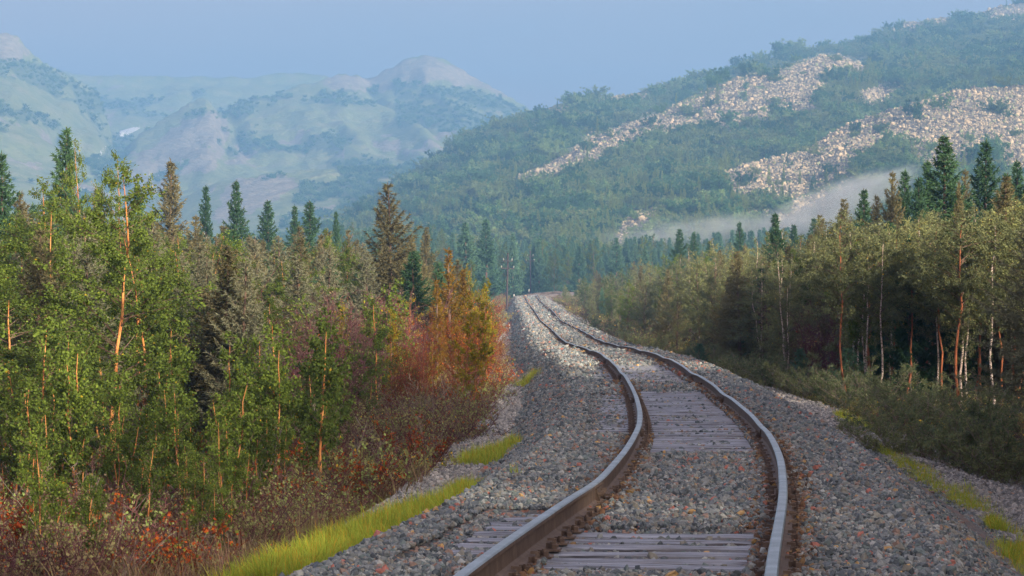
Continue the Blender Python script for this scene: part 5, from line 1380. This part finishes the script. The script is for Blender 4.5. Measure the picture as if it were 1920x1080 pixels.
for (px, d, py, lab) in [(964, 335, 555, 'white capped marker post left of the far track'), (992, 392, 546, 'white capped marker post at the far bend'), (955, 205, 612, 'pale marker stub on the left bank')]:
    X = (px - 960) / FPX * d; zg = float(ground_z(X, d))
    hh = max(zpix(py - 4, d) - zg, 0.5)
    e = obj('marker_post', None, loc=(X, d, zg)); tag(e, lab, 'marker post', 'low marker posts beside the track')
    g = Geo(); g.box((0, 0, (hh - 0.32) / 2 - 0.1), (0.13, 0.13, hh - 0.12)); obj('post', g.mesh('post', [M['pole_wood']]), e)
    g = Geo(); s_ = 0.12
    g.add([(-s_/2, -s_/2, hh - .30), (s_/2, -s_/2, hh - .30), (s_/2, s_/2, hh - .30), (-s_/2, s_/2, hh - .30), (-s_/2, -s_/2, hh - .06), (s_/2, -s_/2, hh - .06), (s_/2, s_/2, hh - .06), (-s_/2, s_/2, hh - .06), (0, 0, hh)],
          T=[[4, 5, 8], [5, 6, 8], [6, 7, 8], [7, 4, 8]], Q=[[0, 1, 5, 4], [1, 2, 6, 5], [2, 3, 7, 6], [3, 0, 4, 7], [3, 2, 1, 0]])
    obj('cap', g.mesh('cap', [M['old_paint']]), e)
# power poles
for (px, d, pyt, lab, tilt) in [(950, 292, 474, 'leaning wooden power pole with white insulators left of the far track', 0.02), (995, 440, 470, 'thin power pole with white insulators beyond the far bend', -0.01)]:
    X, d, zg = post_at(px, d)
    if d > 420: zg = min(zg, nat_z(np.array([d]))[0])
    hh = zpix(pyt, d) - zg
    e = obj('power_pole', None, loc=(X, d, zg)); e.rotation_euler = (0, tilt, 0); tag(e, lab, 'power pole', 'power poles along the far track')
    g = Geo(); g.tube([(0, 0, -0.5), (0, 0, hh * 0.5), (0, 0, hh)], [0.12, 0.10, 0.08], 8); obj('pole', g.mesh('pole', [M['pole_wood']]), e)
    for (zz, w) in ((hh - 0.9, 0.55), (hh - 1.7, 0.75)):
        g = Geo(); g.box((0, -0.14, zz), (w * 2, 0.09, 0.10)); ca = obj('crossarm', g.mesh('crossarm', [M['pole_wood']]), e)
        for sx in (-1, 1):
            g = Geo(); g.tube([(sx * (w - .08), -0.14, zz + 0.05), (sx * (w - .08), -0.14, zz + 0.12), (sx * (w - .08), -0.14, zz + 0.2), (sx * (w - .08), -0.14, zz + 0.30)], [0.012, 0.035, 0.035, 0.015], 8)
            obj('insulator', g.mesh('insulator', [M['glass_insulator']]), ca)
# cut logs with orange ends
for (px, py, r_, lab) in [(735, 900, 0.058, 'cut log with a bright orange end above the grass strip'), (788, 861, 0.04, 'small cut log with orange end at the heath edge'), (771, 863, 0.033, 'thin cut stick with orange end left of the small log')]:
    d = 2.42 * FPX / (py - HOR); X = (px - 960) / FPX * d
    zg = max(float(ground_z(X, d)), float(bed_point(s_of_d(d), X - track_x(d))[2]))
    e = obj('cut_log', None, loc=(X, d, zg + r_ * 1.2)); e.rotation_euler = (R(4), 0, R(14)); tag(e, lab, 'log', 'cut logs left of the bank')
    g = Geo(); g.tube([(0, 0.01, 0), (0.01, 0.6, 0), (0, 1.3, -0.02)], r_, 10); obj('stem', g.mesh('stem', [M['bark_brown']]), e)
    a = np.arange(10) * 0.6283
    g = Geo(); g.add(np.vstack([[0, -0.004, 0], np.stack([np.cos(a) * r_ * .97, 0 * a, np.sin(a) * r_ * .97], 1)]), T=[[0, 1 + q, 1 + (q + 1) % 10] for q in range(10)]); obj('cut_end', g.mesh('cut_end', [M['log_end']]), e)
# pale dead stem standing in the heath
for (px, d, h_, lean, lab) in [(497, 46, 0.95, 0.12, 'pale broken dead stem standing in the left heath'), (450, 38, 0.8, -0.1, 'short pale dead stem near the scarlet shrub'), (1905, 44, 1.2, 0.35, 'grey forked dead branch at the right edge'), (715, 50, 1.0, -0.5, 'bent grey dead stem in the red heath')]:
    X, d, zg = post_at(px, d); g = Geo()
    q = np.linspace(0, 1, 6)
    g.tube(np.stack([lean * h_ * q ** 1.5 + 0.02 * np.sin(q * 7), 0.03 * np.sin(q * 5), h_ * q - 0.1], 1), 0.022 * (1 - 0.6 * q), 6)
    g.tube([(lean * h_ * .4, 0, h_ * .55), (lean * h_ * .4 - .12, .02, h_ * .78)], [0.01, 0.004], 5)
    o = obj('dead_stem', g.mesh('dead_stem', [M['twig_grey']]), loc=(X, d, zg)); tag(o, lab, 'dead stem', 'pale dead stems')
# snow patches on the far mountain
SN = [([(222, 247), (236, 243), (255, 238), (266, 236), (262, 243), (250, 249), (236, 257), (228, 258)], 'large white snow patch in the dark mountain ravine'), ([(188, 285), (196, 276), (202, 273), (198, 283), (190, 296), (184, 300)], 'small snow streak lower in the mountain ravine')]
for poly, lab in SN:
    xs = np.array([q[0] for q in poly], float); ysn = np.array([q[1] for q in poly], float)
    px = np.linspace(xs.min(), xs.max(), 16)
    V = []
    for q in px:
        ci = int(np.argmin(np.abs(cpx - q)))
        yy = np.linspace(ysn.min() - 2, ysn.max() + 2, 200); ins = inpoly(np.full(200, q + 0.01), yy, poly)
        if not ins.any(): continue
        for y_ in np.linspace(yy[ins].max(), yy[ins].min(), 5):
            col = _p[:, ci]; rows = np.nonzero((crd > 2000) & (col <= y_))[0]
            r_ = rows[0] if len(rows) else len(crd) - 2
            dd_ = crd[r_]; X = (q - 960) / FPX * dd_
            V.append((X, dd_ - 6, zpix(y_, dd_ - 6) + 0.5))
    n = len(V) // 5
    if n > 1:
        V = np.array(V); back = V + np.array([0, 4, -3.0])
        Q = grid_quads(n, 5)
        o = obj('snow_patch', mk_mesh('snow_patch', V, quads=Q, mats=[M['snow']], smooth=True)); tag(o, lab, 'snow', 'snow patches on the far mountain')
# rising morning mist at the foot of the near scree
def mist(px, py, d, sx, sy, sz, tilt, dens, label):
    g = Geo(); V, F = ico()
    # one subdivision
    mid = {}; Vl = [v for v in V]; F2 = []
    for a, b, c in F:
        k = []
        for i, j in ((a, b), (b, c), (c, a)):
            key = (min(i, j), max(i, j))
            if key not in mid: m_ = Vl[i] + Vl[j]; mid[key] = len(Vl); Vl.append(m_ / np.linalg.norm(m_))
            k.append(mid[key])
        F2 += [[a, k[0], k[2]], [b, k[1], k[0]], [c, k[2], k[1]], k]
    g.add(np.array(Vl), F2)
    m, nt, N, L = new_mat('mist_air')
    tc = N('ShaderNodeTexCoord')
    ln = N('ShaderNodeVectorMath'); ln.operation = 'LENGTH'; L(tc.outputs['Object'], ln.inputs[0])
    fall = N('ShaderNodeMapRange'); fall.interpolation_type = 'SMOOTHSTEP'
    fall.inputs['From Min'].default_value = 0.92; fall.inputs['From Max'].default_value = 0.15; L(ln.outputs['Value'], fall.inputs['Value'])
    nz = noise(nt, 2.2, 4, 0.6, tc.outputs['Object'], 0.6)
    nr = ramp(nt, nz, [(0.35, (0, 0, 0)), (0.68, (1, 1, 1))])
    dn = math_n(nt, 'MULTIPLY', math_n(nt, 'MULTIPLY', fall.outputs[0], nr), dens)
    v = N('ShaderNodeVolumePrincipled'); v.inputs['Color'].default_value = (0.82, 0.91, 1.0, 1); L(dn, v.inputs['Density'])
    o_ = N('ShaderNodeOutputMaterial'); L(v.outputs[0], o_.inputs['Volume'])
    o = obj('mist', g.mesh('mist', [m]), loc=((px - 960) / FPX * d, d, zpix(py, d))); o.scale = (sx, sy, sz); o.rotation_euler = (0, -tilt, 0)
    tag(o, label, 'mist', kind='stuff')
mist(1560, 385, 585, 26, 16, 6.0, R(22), 0.30, 'pale plume of mist drifting up the foot of the near scree')
mist(1330, 432, 575, 34, 14, 5.0, R(4), 0.10, 'thin low mist above the far trees')

# ------------------------------------------------------------------ air
def haze_box():
    lo = np.array([-3300, -60, -14.0]); hi = np.array([3300, FAR + 120, float(HZ.max()) + 25])
    g = Geo(); g.box((lo + hi) / 2, hi - lo)
    m, nt, N, L = new_mat('haze_air')
    v = N('ShaderNodeVolumePrincipled'); o = N('ShaderNodeOutputMaterial')
    v.inputs['Color'].default_value = (0.23, 0.50, 0.94, 1); v.inputs['Density'].default_value = 0.0005; v.inputs['Anisotropy'].default_value = 0.0
    L(v.outputs[0], o.inputs['Volume'])
    h = obj('haze', g.mesh('haze', [m]))
    tag(h, 'pale blue morning haze filling the valley', 'haze', kind='stuff')
haze_box()
